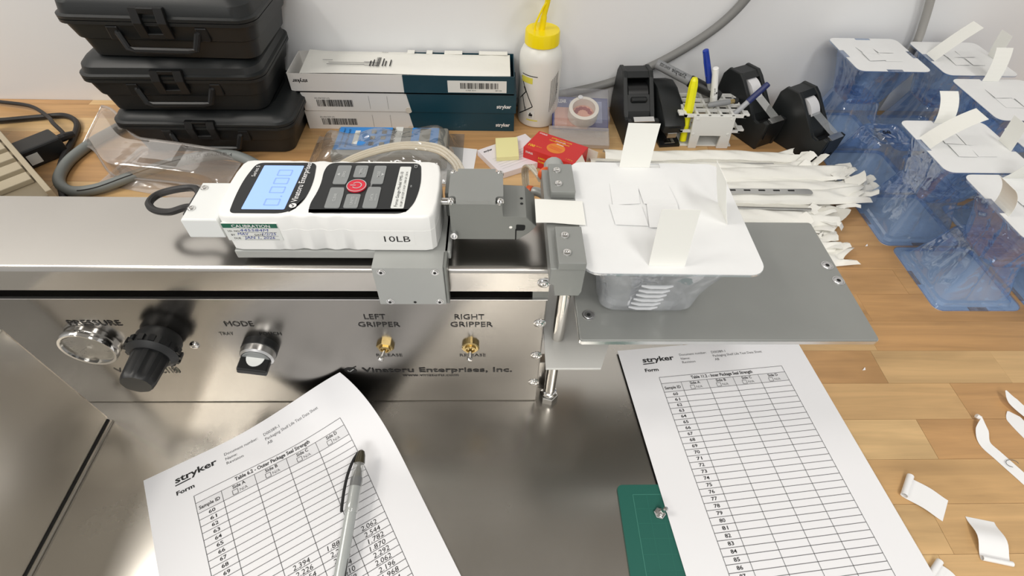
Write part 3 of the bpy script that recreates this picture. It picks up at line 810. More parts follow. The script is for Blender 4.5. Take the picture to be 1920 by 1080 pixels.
def tab_mesh(a, side, length, lean, curl, inset=.0065, shift=0.):
    """a strip hinged near one edge, rising and bending; lean = degrees from upright, + outwards"""
    d = Vector(DIRS[side]); t = Vector((-d.y, d.x)); bm = B()
    n = 8; rows_ = []; p = Vector((d.x, d.y, 0)) * (a - inset); p.z = .0006; ang = radians(lean)
    for i in range(n + 1):
        c = p + Vector((t.x, t.y, 0)) * shift
        rows_.append([bm.verts.new(c - Vector((t.x, t.y, 0)) * TW), bm.verts.new(c + Vector((t.x, t.y, 0)) * TW)])
        p = p + Vector((d.x * sin(ang), d.y * sin(ang), cos(ang))) * (length / n); ang += radians(curl) / n
    for x, y in zip(rows_[:-1], rows_[1:]): bm.faces.new((x[0], x[1], y[1], y[0]))
    solid(bm, .0003)
    return bm
def flap_mesh(pts, z0, lift):
    bm = B(); vs = []
    for i, (x, y) in enumerate(pts): vs.append(bm.verts.new((x, y, z0 + lift[i])))
    bm.faces.new(vs); solid(bm, .0003); return bm
shell_cache = {}
def local(name, bm, m, parent, loc=(0, 0, 0), smooth=False):
    if isinstance(bm, bmesh.types.BMesh):
        bmesh.ops.recalc_face_normals(bm, faces=bm.faces[:]); me = bpy.data.meshes.new(name); bm.to_mesh(me); bm.free(); me.materials.append(m)
    else: me = bm
    if smooth: me.polygons.foreach_set('use_smooth', [True] * len(me.polygons))
    o = bpy.data.objects.new(name, me); COL.objects.link(o); o.parent = parent; o.location = loc; return o
def tray(label, loc, rz, tabs, inv, film_, a=.0575, h=.069, cat='tray', group=None, flaps=True, seed=1, name='tray', notches=None, fc=(0, 0)):
    t = thing(name, label, cat, loc, group)
    key_ = (a, h, film_.name)
    if key_ not in shell_cache:
        me = tray_shell(a, h, 3, .030 if a < .06 else .0375); me.materials.append(film_); shell_cache[key_] = me
    s = local('tray_body', shell_cache[key_], film_, t)
    sides = {x[0] for x in tabs}
    notch = sides | ({'back', 'front', 'left', 'right'} if inv else set())
    if notches is not None: notch = notches
    lidbm = lid_mesh(a - .0004, notch)
    if inv:
        s.rotation_euler = (pi, 0, 0); s.location = (0, 0, h + .0006)
        local('lid', lidbm, M['tyvek'], t)
    else:
        ld = local('lid', lidbm, M['tyvek'], t, (0, 0, h))
        if flaps:
            r = random.Random(seed); q = .0245
            for (sx, sy) in ((1, 1), (-1, 1), (-1, -1), (1, -1)):
                e = .0006; rr = lambda: r.uniform(.0002, .0016)
                pts = [(sx * e, sy * e), (sx * q, sy * e), (sx * q, sy * q), (sx * e, sy * q)]
                pts = [(fc[0] + x + r.uniform(-.002, .002), fc[1] + y + r.uniform(-.002, .002)) for x, y in pts]
                if sx * sy < 0: pts = pts[::-1]
                local('lid_flap', flap_mesh(pts, .0008, [rr(), rr(), rr(), rr()]), M['tyvek'], ld)
        for (side_, length, lean, curl, *rest) in tabs:
            if length > 0: local('pull_tab', tab_mesh(a, side_, length, lean, curl, shift=rest[0] if rest else 0., inset=rest[1] if len(rest) > 1 else .0065), M['tab'], ld)
    t.rotation_euler = (0, 0, rz)
    return t
# the clear tray held in the tester
T0 = tray('clear tray with a white tabbed lid clamped in the tester', (.1222, .2975, .1701), radians(-.6), [('back', .040, 4, -6, .0090), ('front', .044, -12, 4, -.0050, .0075), ('right', .041, -22, 6, .0, .0140)], False, M['clear_film'], a=.0632, h=.0723, seed=11, notches={'back'}, fc=(-.010, .008))
M['frost'] = film('frosted_ridge', (.97, .98, .99), .1, .1, .5, rgb(245, 247, 250), .6)
for i in range(6):
    z_i = .1785 + .0078 * i; y_i = .2580 - .0024 * i
    obj('louvre', tube([(.1060, y_i, z_i), (.1120, y_i - .0016, z_i + .0004), (.1230, y_i - .0016, z_i + .0004), (.1290, y_i, z_i)], [.0008, .0015, .0015, .0008], 8), M['frost'], T0, smooth=True)
lid0 = [c for c in T0.children if c.name.startswith('lid')][0]
gtab = B(); rows_ = []
for i in range(7):
    x = .0290 + (.0655 - .0290) * i / 6; zz = .2458 - .0016 * (i / 6) ** 2
    rows_.append([gtab.verts.new((x, .2812 + .0004 * sin(i), zz)), gtab.verts.new((x, .3078, zz + .0002 * cos(i)))])
for p, q in zip(rows_[:-1], rows_[1:]): gtab.faces.new((p[0], q[0], q[1], p[1]))
solid(gtab, .0003)
o = obj('pull_tab', gtab, M['tab'], T0, label='white tab pulled across into the left gripper')

# stacks of blue trays: one upside down on the bench, one upright on top of it, foot to foot
H2 = .069
def stack(x, y, lab_lo, lab_hi, tabs, rz=0., dx=0., dy=0., seed=1):
    tray(lab_lo, (x, y, ZT), rz, [], True, M['blue_film'], group='blue trays standing upside down on the bench')
    if tabs is not None:
        tray(lab_hi, (x + dx, y + dy, ZT + H2 + .0008), rz, tabs, False, M['blue_film'], group='blue trays stacked lid up', seed=seed)
stack(.6135, .4560, 'upside-down blue tray nearest the viewer, left of its row', 'blue tray with white lid, nearest the viewer in the left row', [('left', .042, 8, 50, .006), ('back', .040, -28, 20)], .0, -.004, -.018, 3)
stack(.6035, .5740, 'upside-down blue tray second from the front in the left row', 'blue lidded tray second from the front, a tab folded across its left corner', [('left', .062, -34, -30, -.004), ('right', .036, -10, 0), ('back', .042, 12, 55)], .0, -.010, -.018, 4)
gap = thing
stack(.6040, .6930, 'uncovered upside-down blue tray marked 58, with nothing stacked on it', None, None)
stack(.6090, .8140, 'upside-down blue tray at the back left, against the wall', 'back-left blue tray whose white lid has no standing tabs', [('left', 0, 0, 0), ('right', 0, 0, 0), ('front', 0, 0, 0), ('back', 0, 0, 0)], .0, -.004, -.005, 5)
stack(.7360, .4280, 'upside-down blue tray nearest the viewer in the right row', 'blue lidded tray nearest the viewer in the right row', [('left', .035, -10, 0)], 0., -.006, -.006, 8)
stack(.7370, .5480, 'upside-down blue tray second from the front in the right row', 'blue lidded tray at the right edge beside the crossed tab', [('left', .040, -6, 10)], 0., -.012, -.006, 6)
stack(.7440, .6800, 'upside-down blue tray third from the front in the right row', 'blue lidded tray third from the front in the right row', [('back', .046, 6, 30)], 0., -.010, -.006, 7)
stack(.7440, .8080, 'upside-down blue tray at the back of the right row', 'blue lidded tray at the back right with a tall tab against the wall', [('left', .066, -34, -12), ('right', .040, -14, 10)], 0., -.008, -.008, 9)
stack(.8700, .8080, 'upside-down blue tray at the far right against the wall', None, None)
one = [o_ for o_ in COL.objects if o_.get('label', '').startswith('uncovered')][0]
far = [o_ for o_ in COL.objects if o_.get('label', '').startswith('upside-down blue tray at the far right')][0]
pr = Print(lambda u, v: (.604 + u, .693 + v, ZT + H2 - .0003)); pr.text('58', -.006, .002, .0075, .013, bold=.03, shear=.1); pr.build('handwritten_number', M['ink'], one)
pr = Print(lambda u, v: (.870 + u, .808 + v, ZT + H2 - .0003)); pr.text('61', -.010, .002, .0075, .016, bold=.03, shear=.1); pr.build('handwritten_number', M['ink'], far)

# ================================================================== printed data sheets
U_ = .0065783                                          # one table row
PL, PR_, PT, PB = -5.66, 27.16, -8.85, 33.60
COLS = [0, 3.40, 7.93, 12.52, 17.03, 21.92]
def flat(th, ox, oy, z):
    e1 = (cos(th), sin(th)); e2 = (sin(th), -cos(th))
    return lambda u, v, dz=0.: (ox + (e1[0] * u + e2[0] * v) * U_, oy + (e1[1] * u + e2[1] * v) * U_, z + dz)
def curled(th, ox, oy, phi, s0, R, z0):
    e1 = (cos(th), sin(th)); e2 = (sin(th), -cos(th)); dx, dy = cos(phi), sin(phi)
    def f(u, v, dz=0.):
        u *= U_; w_ = -v * U_
        s = u * dx + w_ * dy; t = -u * dy + w_ * dx; z = z0; nx = 0
        if s > s0:
            e = (s - s0) / R; z += (R - dz) * (1 - cos(e)) + dz; s = s0 + (R - dz) * sin(e)
        else: z += dz
        uu = s * dx - t * dy; ww = s * dy + t * dx
        return (ox + e1[0] * uu - e2[0] * ww, oy + e1[1] * uu - e2[1] * ww, z)
    return f
def sheet(name, label, f, title, ids, hand=None):
    nu, nv = 44, 56; vs = []; fs = []
    for j in range(nv + 1):
        for i in range(nu + 1): vs.append(f(PL + (PR_ - PL) * i / nu, PT + (PB - PT) * j / nv))
    for j in range(nv):
        for i in range(nu): a = j * (nu + 1) + i; fs.append((a, a + nu + 1, a + nu + 2, a + 1))
    me = bpy.data.meshes.new('sheet'); me.from_pydata(vs, [], fs); me.update()
    bm = B(); bm.from_mesh(me); bpy.data.meshes.remove(me)
    solid(bm, .00012)
    t = thing(name, label, 'paper', Vector(f((PL + PR_) / 2, (PT + PB) / 2)))
    obj('sheet', bm, M['paper'], t, smooth=True)
    g = lambda dz: (lambda u, v: f(u, -v, dz))        # print space: v up the page
    hp = Print(g(.00014))
    for j in range(6):                                 # tinted header row
        hp.line(0, -(-1.62 + 1.62 * (j + .5) / 6), 21.92, -(-1.62 + 1.62 * (j + .5) / 6), 1.62 / 6, 30)
    hp.build('header_tint', M['paper_header'], t)
    L = Print(g(.00024)); wd = .075
    rows_y = [-2.83, -1.62] + [float(k) for k in range(0, 31)]
    for v in rows_y: L.line(0, -v, 21.92, -v, wd, 30)
    L.line(0, 2.83, 0, -30, wd, 40); L.line(21.92, 2.83, 21.92, -30, wd, 40)
    for c in COLS[1:5]: L.line(c, 1.62, c, -30, wd, 40)
    L.build('table_rules', M['ink_grey'], t)
    X = Print(g(.00026))
    X.text('stryker', -1.86, 6.02, .98, 5.62, bold=.024)
    X.line(-1.95, 5.66, .10, 5.72, .17, 3)
    X.text('Form', -2.0, 4.12, .62, 2.35, bold=.028)
    X.text(title, 10.85, 2.02, .58, 10.9, align='c', bold=.022)
    X.text('Sample ID', 1.68, .50, .52, 2.75, align='c', bold=.022)
    for k, n in enumerate('ABCD'):
        X.text('Side ' + n, (COLS[k + 1] + COLS[k + 2]) / 2 + .05, 1.02, .50, 1.75, align='c', bold=.02)
    for k in range(30): X.text(str(ids + k), 1.75, -k - .72, .50, .86, align='c', bold=.014)
    X.build('lettering', M['ink'], t)
    Q = Print(g(.00026))
    for s_, u, v in (('Document number:', 4.92, 6.66), ('Name:', 4.93, 5.86), ('Revision', 4.93, 5.12), ('D00389-1', 10.75, 6.62), ('Packaging Shelf Life Test Data Sheet', 10.76, 5.86), ('AB', 10.83, 5.12)):
        Q.text(s_, u, v, .46, {'Document number:': 4.9, 'Packaging Shelf Life Test Data Sheet': 9.0, 'D00389-1': 2.55, 'Revision': 2.35}.get(s_))
    for k in range(4):
        c = (COLS[k + 1] + COLS[k + 2]) / 2
        for a in ((-.95, .14, -.25, .14), (-.95, .80, -.25, .80), (-.95, .14, -.95, .80), (-.25, .14, -.25, .80)): Q.line(c + a[0], a[1], c + a[2], a[3], .08)
        Q.text('N/A', c + .02, .22, .46, 1.05)
    Q.build('small_lettering', M['ink_grey'], t)
    if hand:
        Hn = Print(g(.00028))
        for c, lst in hand.items():
            for k, s_ in enumerate(lst):
                u = (COLS[c] + COLS[c + 1]) / 2 + (.05 * ((k * 7) % 5) - .1)
                Hn.text(s_, u, -13 - k - .86, .66, 2.2, align='c', shear=.12)
        Hn.build('handwriting', M['ink'], t)
    return t
fr = flat(.103205, .18284, .28056, .0035)
sheet('data_sheet', 'printed data sheet for inner package seal strength lying at the right', fr, 'Table 11.2 - Inner Package Seal Strength', 60)
fl = curled(.5387, -.2690, .1583, .8573, .0618, .0695, .0031)
sheet('data_sheet', 'curled data sheet for outer package seal strength with handwritten figures', fl, 'Table 6.2 - Outer Package Seal Strength', 60,
      {4: ['2.062', '2.544', '1.782', '1.870', '2.292', '2.062', '2.196', '1.968', '2.114', '2.236'], 3: ['1.886', '2.230', '2.158', '2.314', '2.410', '2.048', '1.998'], 2: ['2.394', '2.226', '2.254', '2.190', '2.302']})

# ================================================================== cutting mat, toggle switch on the base
mt = thing('cutting_mat', 'green gridded cutting mat lying partly under the right data sheet', 'cutting mat', (.2, .08, 0))
mz = .0024
obj('mat_sheet', prism_z(rrect(.2365, .0315, .1205, .1500, .0045, 5), .0001, mz, .0004), M['mat'], mt)
pr = Print(lambda u, v: (u, v, mz + .0001)); pr.line(.1298, .1722, .34, .1722, .0006); pr.line(.1298, .1722, .1298, -.10, .0006); pr.build('border_lines', M['mat_line'], mt)
pr = Print(lambda u, v: (u, v, mz + .0001))
for i in range(14): pr.line(.1298, .1722 - .0130 * (i + 1), .34, .1722 - .0130 * (i + 1), .0004)
for i in range(12): pr.line(.1298 + .0130 * (i + 1), .1722, .1298 + .0130 * (i + 1), -.10, .0004)
pr.build('grid_lines', M['mat_line2'], mt)
tg = thing('toggle_switch', 'small chrome toggle switch standing on the cutting mat beside the sheet', 'switch', (.1515, .1545, mz))
obj('nut', lathe([(.0054, 0), (.0054, .0022), (.0046, .0028), (.0032, .0028)], (.1515, .1545, mz + .0001), (0, 0, 1), 6), M['chrome'], tg)
obj('lever', lathe([(.0013, 0), (.0016, .004), (.0024, .0085), (.0026, .0100), (.0018, .0118), (0, .0124)], (.1515, .1545, mz + .0016), (.30, .05, .95), 16), M['chrome'], tg, smooth=True)
obj('collar', lathe([(.0032, 0), (.0032, .0022), (.0022, .0022), (.002, .001)], (.1515, .1545, mz + .0020), (0, 0, 1), 20), M['satin'], tg, smooth=True)

# ================================================================== pen on the left sheet
def pen_pts(s): return p0 + (p1 - p0) * s
PZ = .0031 + .0070
p0 = Vector((-.1272, .2085, PZ + .0120)); p1 = Vector((-.1296, .0720, PZ - .0005))
pen = thing('ballpoint_pen', 'silver ballpoint pen with a clear cap and black clip on the curled sheet', 'pen', p1)
pax = (p1 - p0).normalized(); L_ = (p1 - p0).length
obj('barrel', lathe([(.0046, .026), (.0049, .034), (.0050, .060), (.0051, .110), (.0046, L_), (.003, L_ + .002)], p0, pax, 24), M['pen_silver'], pen, smooth=True)
obj('grip_ring', lathe([(.0051, .0245), (.0053, .026), (.0053, .0315), (.0050, .0325)], p0, pax, 24), M['ink'], pen, smooth=True)
obj('nib_cone', lathe([(.0008, .0075), (.0012, .012), (.0030, .018), (.0044, .0250)], p0, pax, 20), M['pen_smoke'], pen, smooth=True)
obj('cap', lathe([(.0036, .004), (.0048, .012), (.0056, .026), (.0058, .048), (.0059, .0545), (.0056, .0550)], p0, pax, 28, (False, False)), M['pen_clear'], pen, smooth=True)
obj('cap_end', lathe([(.0012, -.0010), (.0030, .0004), (.0042, .0040), (.0050, .0115), (.0046, .0118)], p0, pax, 24), M['pen_smoke'], pen, smooth=True)
sd = Vector((-1, -.05, .25)).normalized()
clip = [p0 + pax * s + sd * d for s, d in ((.002, .0030), (.010, .0062), (.022, .0086), (.036, .0092), (.050, .0086), (.0545, .0080))]
obj('clip', tube(spline(clip, 5), .0014, 8), M['ink'], pen, smooth=True)
obj('barrel_print', tube([p0 + pax * s + Vector((.0046, 0, .0018)) for s in (.092, .118, .136)], [.0003, .0013, .0020], 6), M['ink'], pen)

# ================================================================== paper strips and scraps on the bench
def ribbon(pts, wv, th=.00025):
    """strip through centre points; wv = half-width vector per point"""
    bm = B(); R = []
    for p, q in zip(pts, wv): R.append([bm.verts.new(Vector(p) - Vector(q)), bm.verts.new(Vector(p) + Vector(q))])
    for a, b in zip(R[:-1], R[1:]): bm.faces.new((a[0], b[0], b[1], a[1]))
    solid(bm, th); return bm
def strip_thing(name, label, pts, half, group='loose paper strips on the bench', cat='paper strip'):
    P_ = [Vector(p) for p in pts]; W_ = []
    for i in range(len(P_)):
        t = (P_[min(i + 1, len(P_) - 1)] - P_[max(i - 1, 0)]); t.z = 0; t.normalize(); n = Vector((-t.y, t.x, 0)); W_.append(n * half)
    return P_, W_
# rolled tab (near the right sheet)
def rolled(name, label, a, b, half, curl_end, rr, seed, lift=.002):
    """flat strip from a to b (x, y); one end rolled to a small tube of radius rr"""
    a = Vector((*a, ZT)); b = Vector((*b, ZT)); d = (b - a); L = d.length; d.normalize(); n = Vector((-d.y, d.x, 0)); pts = []
    r = random.Random(seed)
    k = 10
    for i in range(k + 1):
        s = L * i / k; pts.append(a + d * s + Vector((0, 0, .0006 + lift * sin(pi * i / k) ** 2)))
    m_ = 18
    for i in range(1, m_ + 1):
        t = 2.2 * pi * i / m_; q = rr * (1 - .25 * i / m_)
        pts.append(b + d * q * sin(t) + Vector((0, 0, .0006 + q * (1 - cos(t)) + (rr - q) * .3)))
    if not curl_end: pts = pts[:k + 1]
    o = obj(name, ribbon(pts, [n * half] * len(pts)), M['strip'], smooth=True)
    return tag(o, label, 'paper strip', 'loose paper strips on the bench')
rolled('paper_tab', 'short white paper tab with a rolled end near the right data sheet', (.4275, .1560), (.4010, .1790), .0125, True, .0032, 1)
rolled('paper_tab', 'pale curled paper tab nearest the front edge, lower right', (.4560, .1480), (.4480, .1120), .0125, True, .0022, 2, .006)
rolled('paper_tab', 'small rolled paper tab poking out from the right sheet corner', (.3990, .0900), (.3870, .1060), .0100, True, .0030, 3)
def long_strip(label, pts, half, seed, clipring=True, wire=None):
    P_ = spline(pts, 5); t = thing('paper_strip', label, 'paper strip', pts[0], 'loose paper strips on the bench')
    W_ = []
    for i in range(len(P_)):
        q = P_[min(i + 1, len(P_) - 1)] - P_[max(i - 1, 0)]; q.z = 0; q.normalize()
        taper = min(1, .12 + i / 6); W_.append(Vector((-q.y, q.x, .10)) * half * taper)
    obj('strip', ribbon(P_, W_), M['strip'], t, smooth=True)
    if wire:
        c = Vector(wire); obj('thread_loop', tube([c + Vector((.0065 * cos(a * .55), .0040 * sin(a * .55), .0006)) for a in range(9)], .0003, 5), M['ink_grey'], t)
    return t
z_ = ZT + .0012
ls = long_strip('long white paper strip with a thread loop and a tiny rolled tip', [(.5165, .2480, z_ + .006), (.5120, .2370, z_ + .003), (.5080, .2230, z_), (.5140, .2080, z_), (.5260, .1820, z_), (.5400, .1500, z_)], .0058, 1, wire=(.5215, .2005, ZT + .0020))
obj('rolled_tip', tube([(.5170, .2490, ZT + .005), (.5135, .2515, ZT + .006)], .0024, 10), M['strip'], ls, smooth=True)
long_strip('pointed white paper strip at the right edge, lying uppermost', [(.5625, .2800, z_ + .008), (.5640, .2680, z_ + .006), (.5720, .2540, z_ + .004), (.5860, .2340, z_ + .003), (.606, .212, z_ + .002)], .0060, 2, wire=(.5800, .2455, ZT + .0065))
long_strip('white paper strip at the right edge, tucked under the pointed one', [(.5570, .2590, z_), (.5575, .2510, z_), (.5600, .2380, z_), (.5660, .2180, z_), (.576, .186, z_)], .0080, 3, wire=(.5645, .2280, ZT + .0022))
for i, (x, y, lab) in enumerate(((.4225, .3128, 'tiny white paper scrap on the orange-brown strip of bench'), (.5229, .5167, 'tiny white crumb of paper beside the loose pouch'))):
    bm = B(); vs = [bm.verts.new((x - .002, y - .0012, ZT + .0004)), bm.verts.new((x + .0018, y - .0008, ZT + .0006)), bm.verts.new((x + .0016, y + .0020, ZT + .0022))]
    bm.faces.new(vs); solid(bm, .0004); tag(obj('paper_scrap', bm, M['strip']), lab, 'paper scrap', 'paper scraps on the bench')

# ================================================================== black moulded tool cases
def ringbox(cx, cy, a, b, r, z): return [(x, y, z) for x, y in rrect(cx, cy, a, b, r, 6)]
def tool_case(label, x0, x1, yf, dep, z0, hb, hl, rz=0., flip=False):
    """hb: depth of the lower shell, hl: of the lid; built around the middle of its base"""
    cx, cy = (x0 + x1) / 2, yf + dep / 2; a, b = (x1 - x0) / 2, dep / 2
    t = thing('tool_case', label, 'case', (cx, cy, z0), 'black moulded tool cases stacked against the wall')
    bm = B()
    add_loft(bm, [ringbox(cx, cy, a - .022, b - .022, .014, z0), ringbox(cx, cy, a - .016, b - .016, .018, z0 + .002), ringbox(cx, cy, a - .011, b - .011, .022, z0 + hb * .48),
                  ringbox(cx, cy, a - .008, b - .008, .022, z0 + hb * .52), ringbox(cx, cy, a - .003, b - .003, .024, z0 + hb - .006), ringbox(cx, cy, a + .0005, b + .0005, .024, z0 + hb - .005), ringbox(cx, cy, a + .0005, b + .0005, .024, z0 + hb - .0008)])
    obj('lower_shell', bm, M['case'], t, smooth=True)
    bm = B(); z1 = z0 + hb
    add_loft(bm, [ringbox(cx, cy, a + .0005, b + .0005, .024, z1 + .0002), ringbox(cx, cy, a + .0005, b + .0005, .024, z1 + .004), ringbox(cx, cy, a - .003, b - .003, .024, z1 + .006), ringbox(cx, cy, a - .005, b - .005, .024, z1 + hl * .62),
                  ringbox(cx, cy, a - .012, b - .012, .022, z1 + hl * .9), ringbox(cx, cy, a - .020, b - .020, .02, z1 + hl), ringbox(cx, cy, a - .034, b - .034, .02, z1 + hl), ringbox(cx, cy, a - .038, b - .038, .018, z1 + hl - .003)])
    obj('lid', bm, M['case'], t, smooth=True)
    # hinged latch with a square window
    lx = cx + .000; y = yf - .0045
    bm = B()
    for ax0, ax1 in ((-.022, -.010), (.010, .022)): add_prism(bm, [(y + .008, z1 + hl * .60), (y + .002, z1 + hl * .60), (y - .0015, z1), (y + .002, z1 - .020), (y + .0065, z1 - .020), (y + .008, z1)], lambda p, q: (lx + ax0, p, q), lambda p, q: (lx + ax1, p, q), .0012)
    add_box(bm, lx - .011, lx + .011, y + .0015, y + .008, z1 + hl * .36, z1 + hl * .60, .001); add_box(bm, lx - .011, lx + .011, y + .002, y + .007, z1 - .021, z1 - .014, .001)
    obj('latch', bm, M['case_dark'], t)
    # folding carry handle under the latch
    hp = [(cx - .056, yf + .012, z1 - .012), (cx - .052, yf + .002, z1 - .016), (cx - .045, yf - .003, z1 - .034), (cx - .036, yf - .003, z1 - .036), (cx + .036, yf - .003, z1 - .036), (cx + .045, yf - .003, z1 - .034), (cx + .052, yf + .002, z1 - .016), (cx + .056, yf + .012, z1 - .012)]
    obj('handle', tube(hp, .0042, 8), M['case_dark'], t)
    for sx in (-1, 1): obj('handle_lug', box(cx + sx * .058 - .008, cx + sx * .058 + .008, yf + .002, yf + .022, z1 - .026, z1 - .007, .002), M['case_dark'], t)
    obj('seam', prism_z(rrect(cx, cy, a - .002, b - .002, .022, 6), z1 - .0010, z1 + .0006), M['hole'], t)
    t.rotation_euler = (0, 0, rz); return t
tool_case('bottom black tool case of the stack, resting on the bench', -.585, -.314, .711, .166, ZT, .0555, .0165, 0)
tool_case('middle black tool case of the stack, latch hanging lowest', -.594, -.336, .712, .166, .0695, .0570, .0235, .02)
tool_case('top black tool case of the stack, its lid cut by the frame', -.578, -.317, .711, .166, .1505, .0550, .0300, -.02)

# ================================================================== cartons
def barcode(pr_, x0, x1, z0, z1, seed, n=40): pr_.bars(x0, x1, z0, z1, seed, n)
def carton(label, x0, x1, xs, yf, z0, h, dep, open_top=False):
    t = thing('carton', label, 'box', ((x0 + x1) / 2, yf + dep / 2, z0), 'white and teal cartons stacked by the wall')
    e = .0008
    if open_top:
        bm = B(); add_box(bm, x0, xs, yf, yf + dep, z0, z0 + .002); add_box(bm, x0, xs, yf, yf + .0012, z0, z0 + h); add_box(bm, x0, xs, yf + dep - .0012, yf + dep, z0, z0 + h); add_box(bm, x0, x0 + .0012, yf, yf + dep, z0, z0 + h)
        obj('inner_box', bm, M['box_white'], t)
        bm = B(); add_box(bm, xs, x1, yf - e, yf + dep + e, z0, z0 + .002); add_box(bm, xs, x1, yf - e, yf + .0006, z0, z0 + h); add_box(bm, xs, x1, yf + dep - .0006, yf + dep + e, z0, z0 + h); add_box(bm, x1 - .0012, x1, yf, yf + dep, z0, z0 + h)
        obj('sleeve', bm, M['box_teal'], t)
    else:
        obj('inner_box', box(x0, xs + .01, yf, yf + dep, z0, z0 + h, .0006), M['box_white'], t)
        sk = .0030
        obj('sleeve', prism_y([(xs + .004, z0), (x1, z0), (x1, z0 + h), (xs - .002, z0 + h), (xs + .001, z0 + h * .5)], yf - e, yf + dep + e, .0004), M['box_teal'], t)
        obj('sleeve_notch', lathe([(.0052, 0), (.0052, .0004)], (xs - .001, yf - .0002, z0 + h * .10), (0, -1, 0), 20), M['card'], t)
    return t
b3 = carton('bottom white and teal carton of the stack, on the bench', -.3215, .0300, -.1460, .7985, ZT, .0345, .076)
b2 = carton('middle white and teal carton of the stack', -.3190, .0325, -.1460, .7970, .0318, .0330, .078)
b1 = carton('top carton of the stack, open and filled by a white pouch', -.3320, .0285, -.1500, .7960, .0652, .0310, .080, True)
for t, dz in ((b2, .0318), (b3, ZT)):
    yq = .7957 if t is b2 else .7973
    pr = Print(lambda u, v: (u, yq + .0009, v)); barcode(pr, -.2960, -.2370, dz + .0085, dz + .0205, 5, 46); pr.text('(01) 07613327 (17)', -.2980, dz + .0220, .0024, .024); pr.line(-.2100, dz + .005, -.2100, dz + .028, .0003); pr.line(-.1800, dz + .005, -.1800, dz + .028, .0003)
    pr.build('barcode', M['ink'], t)
    pr = Print(lambda u, v: (u, yq - .0001, v)); x_ = .0000 if t is b2 else -.0015; pr.text('stryker', x_, dz + .0095, .0064, .0245, bold=.03); pr.build('logo', M['ink_white'], t)
lb = obj('barcode_label', box(-.0790, .0160, .7949, .7955, .0690, .0890), M['sticker'], b1)
pr = Print(lambda u, v: (u, .7947, v)); barcode(pr, -.0585, .0030, .0755, .0855, 9, 52); pr.text('10 REF 3014', -.0500, .0718, .0022, .016); pr.text('REF 2100', -.002, .0718, .0022, .010); pr.build('barcode', M['ink'], lb)
pr = Print(lambda u, v: (-u, .7957, v)); pr.fn = lambda u, v: (-.3010 - u, .7956, .0870 - v); pr.text('stryker', 0, 0, .0062, .0240, bold=.025); pr.build('logo', M['ink'], b1)
# white peel pouch lying in the open carton
pp = thing('sealed_pouch', 'white printed pouch lying in the open top carton', 'pouch', (-.145, .836, .094), None)
bm = B(); nx, ny = 40, 10; grid = []
for j in range(ny + 1):
    row = []
    for i in range(nx + 1):
        s, q = i / nx, j / ny; x = -.3120 + .3340 * s; yy = .8000 + .0740 * q + .002 * sin(s * 6)
        edge = min(1, 6 * min(s, 1 - s, q, 1 - q)); z = .0955 + .0045 * edge + .0012 * sin(s * 21) * edge * q + (.004 * max(0, .12 - s) / .12 * q)
        row.append(bm.verts.new((x, yy, z)))
    grid.append(row)
for j in range(ny):
    for i in range(nx): bm.faces.new((grid[j][i], grid[j][i + 1], grid[j + 1][i + 1], grid[j + 1][i]))
solid(bm, .0004)
obj('pouch_sheet', bm, M['pouchp'], pp, smooth=True)
for x0, x1 in ((-.150, -.138), (-.118, -.108), (-.088, -.058), (-.030, .018)): obj('seal_tab', box(x0, x1, .868, .8795, .0975, .0985), M['pouchp'], pp)
pr = Print(lambda u, v: (u, v, .1019)); pr.bars(-.1945, -.1875, .8130, .8440, 4, 8)
for i, u in enumerate((-.2040, -.1990, -.1840, -.1795, -.1720)): pr.rect(u, .8140, u + .0018, .8140 + .018 + .004 * (i % 3))
pr.text('stryker', -.190, .8610, .0032, .011); pr.build('dark_print', M['ink'], pp)
pr = Print(lambda u, v: (u, v, .1019))
for k, (u, v, wd) in enumerate(((-.281, .832, .016), (-.270, .824, .080), (-.272, .818, .060), (-.212, .816, .022), (-.214, .827, .016))): pr.rect(u, v, u + wd, v + .0014)
pr.build('small_print', M['ink_grey'], pp)

# ================================================================== wash bottle
bo = thing('wash_bottle', 'milky squeeze bottle with a yellow screw cap and spout', 'bottle', (.0725, .842, ZT))
bx_, by_ = .0725, .842
obj('body', lathe([(.0300, 0), (.0340, .002), (.0350, .006), (.0350, .112), (.0340, .120), (.0300, .128), (.0262, .132), (.0255, .140)], (bx_, by_, ZT), (0, 0, 1), 48), M['bottle'], bo, smooth=True)
bm = B(); rr_ = []
for h, s in ((.1345, 1.0), (.1350, 1.02), (.1530, 1.0), (.1550, .97)):
    rr_.append([(bx_ + .0272 * s * (1 + .012 * ((i // 2) % 2)) * cos(2 * pi * i / 72), by_ + .0272 * s * (1 + .012 * ((i // 2) % 2)) * sin(2 * pi * i / 72), ZT + h) for i in range(72)])
add_loft(bm, rr_); cp = obj('cap', bm, M['yellow'], bo, smooth=True, label='yellow ribbed screw cap')
obj('spout', tube(spline([(bx_ - .002, by_, ZT + .154), (bx_ + .0005, by_, ZT + .176), (bx_ + .004, by_ - .002, ZT + .205), (bx_ - .014, by_ - .012, ZT + .222), (bx_ - .030, by_ - .022, ZT + .210)]), [.0052] * 8 + [.0042] * 16 + [.0035] * 9, 12), M['yellow'], bo, smooth=True)
obj('spout_tie', tube(spline([(bx_ - .013, by_ - .006, ZT + .154), (bx_ - .012, by_ - .006, ZT + .166), (bx_ - .002, by_ - .004, ZT + .188), (bx_ + .003, by_ - .003, ZT + .196)]), .0016, 6), M['yellow'], bo, smooth=True)
def cyl(u, v): a = -pi / 2 + u / .0350; return (bx_ + .0353 * cos(a), by_ + .0353 * sin(a), ZT + v)
pr = Print(cyl)
sq = [(-.037, .086), (-.0265, .066), (-.0130, .040), (-.0330, .026)]
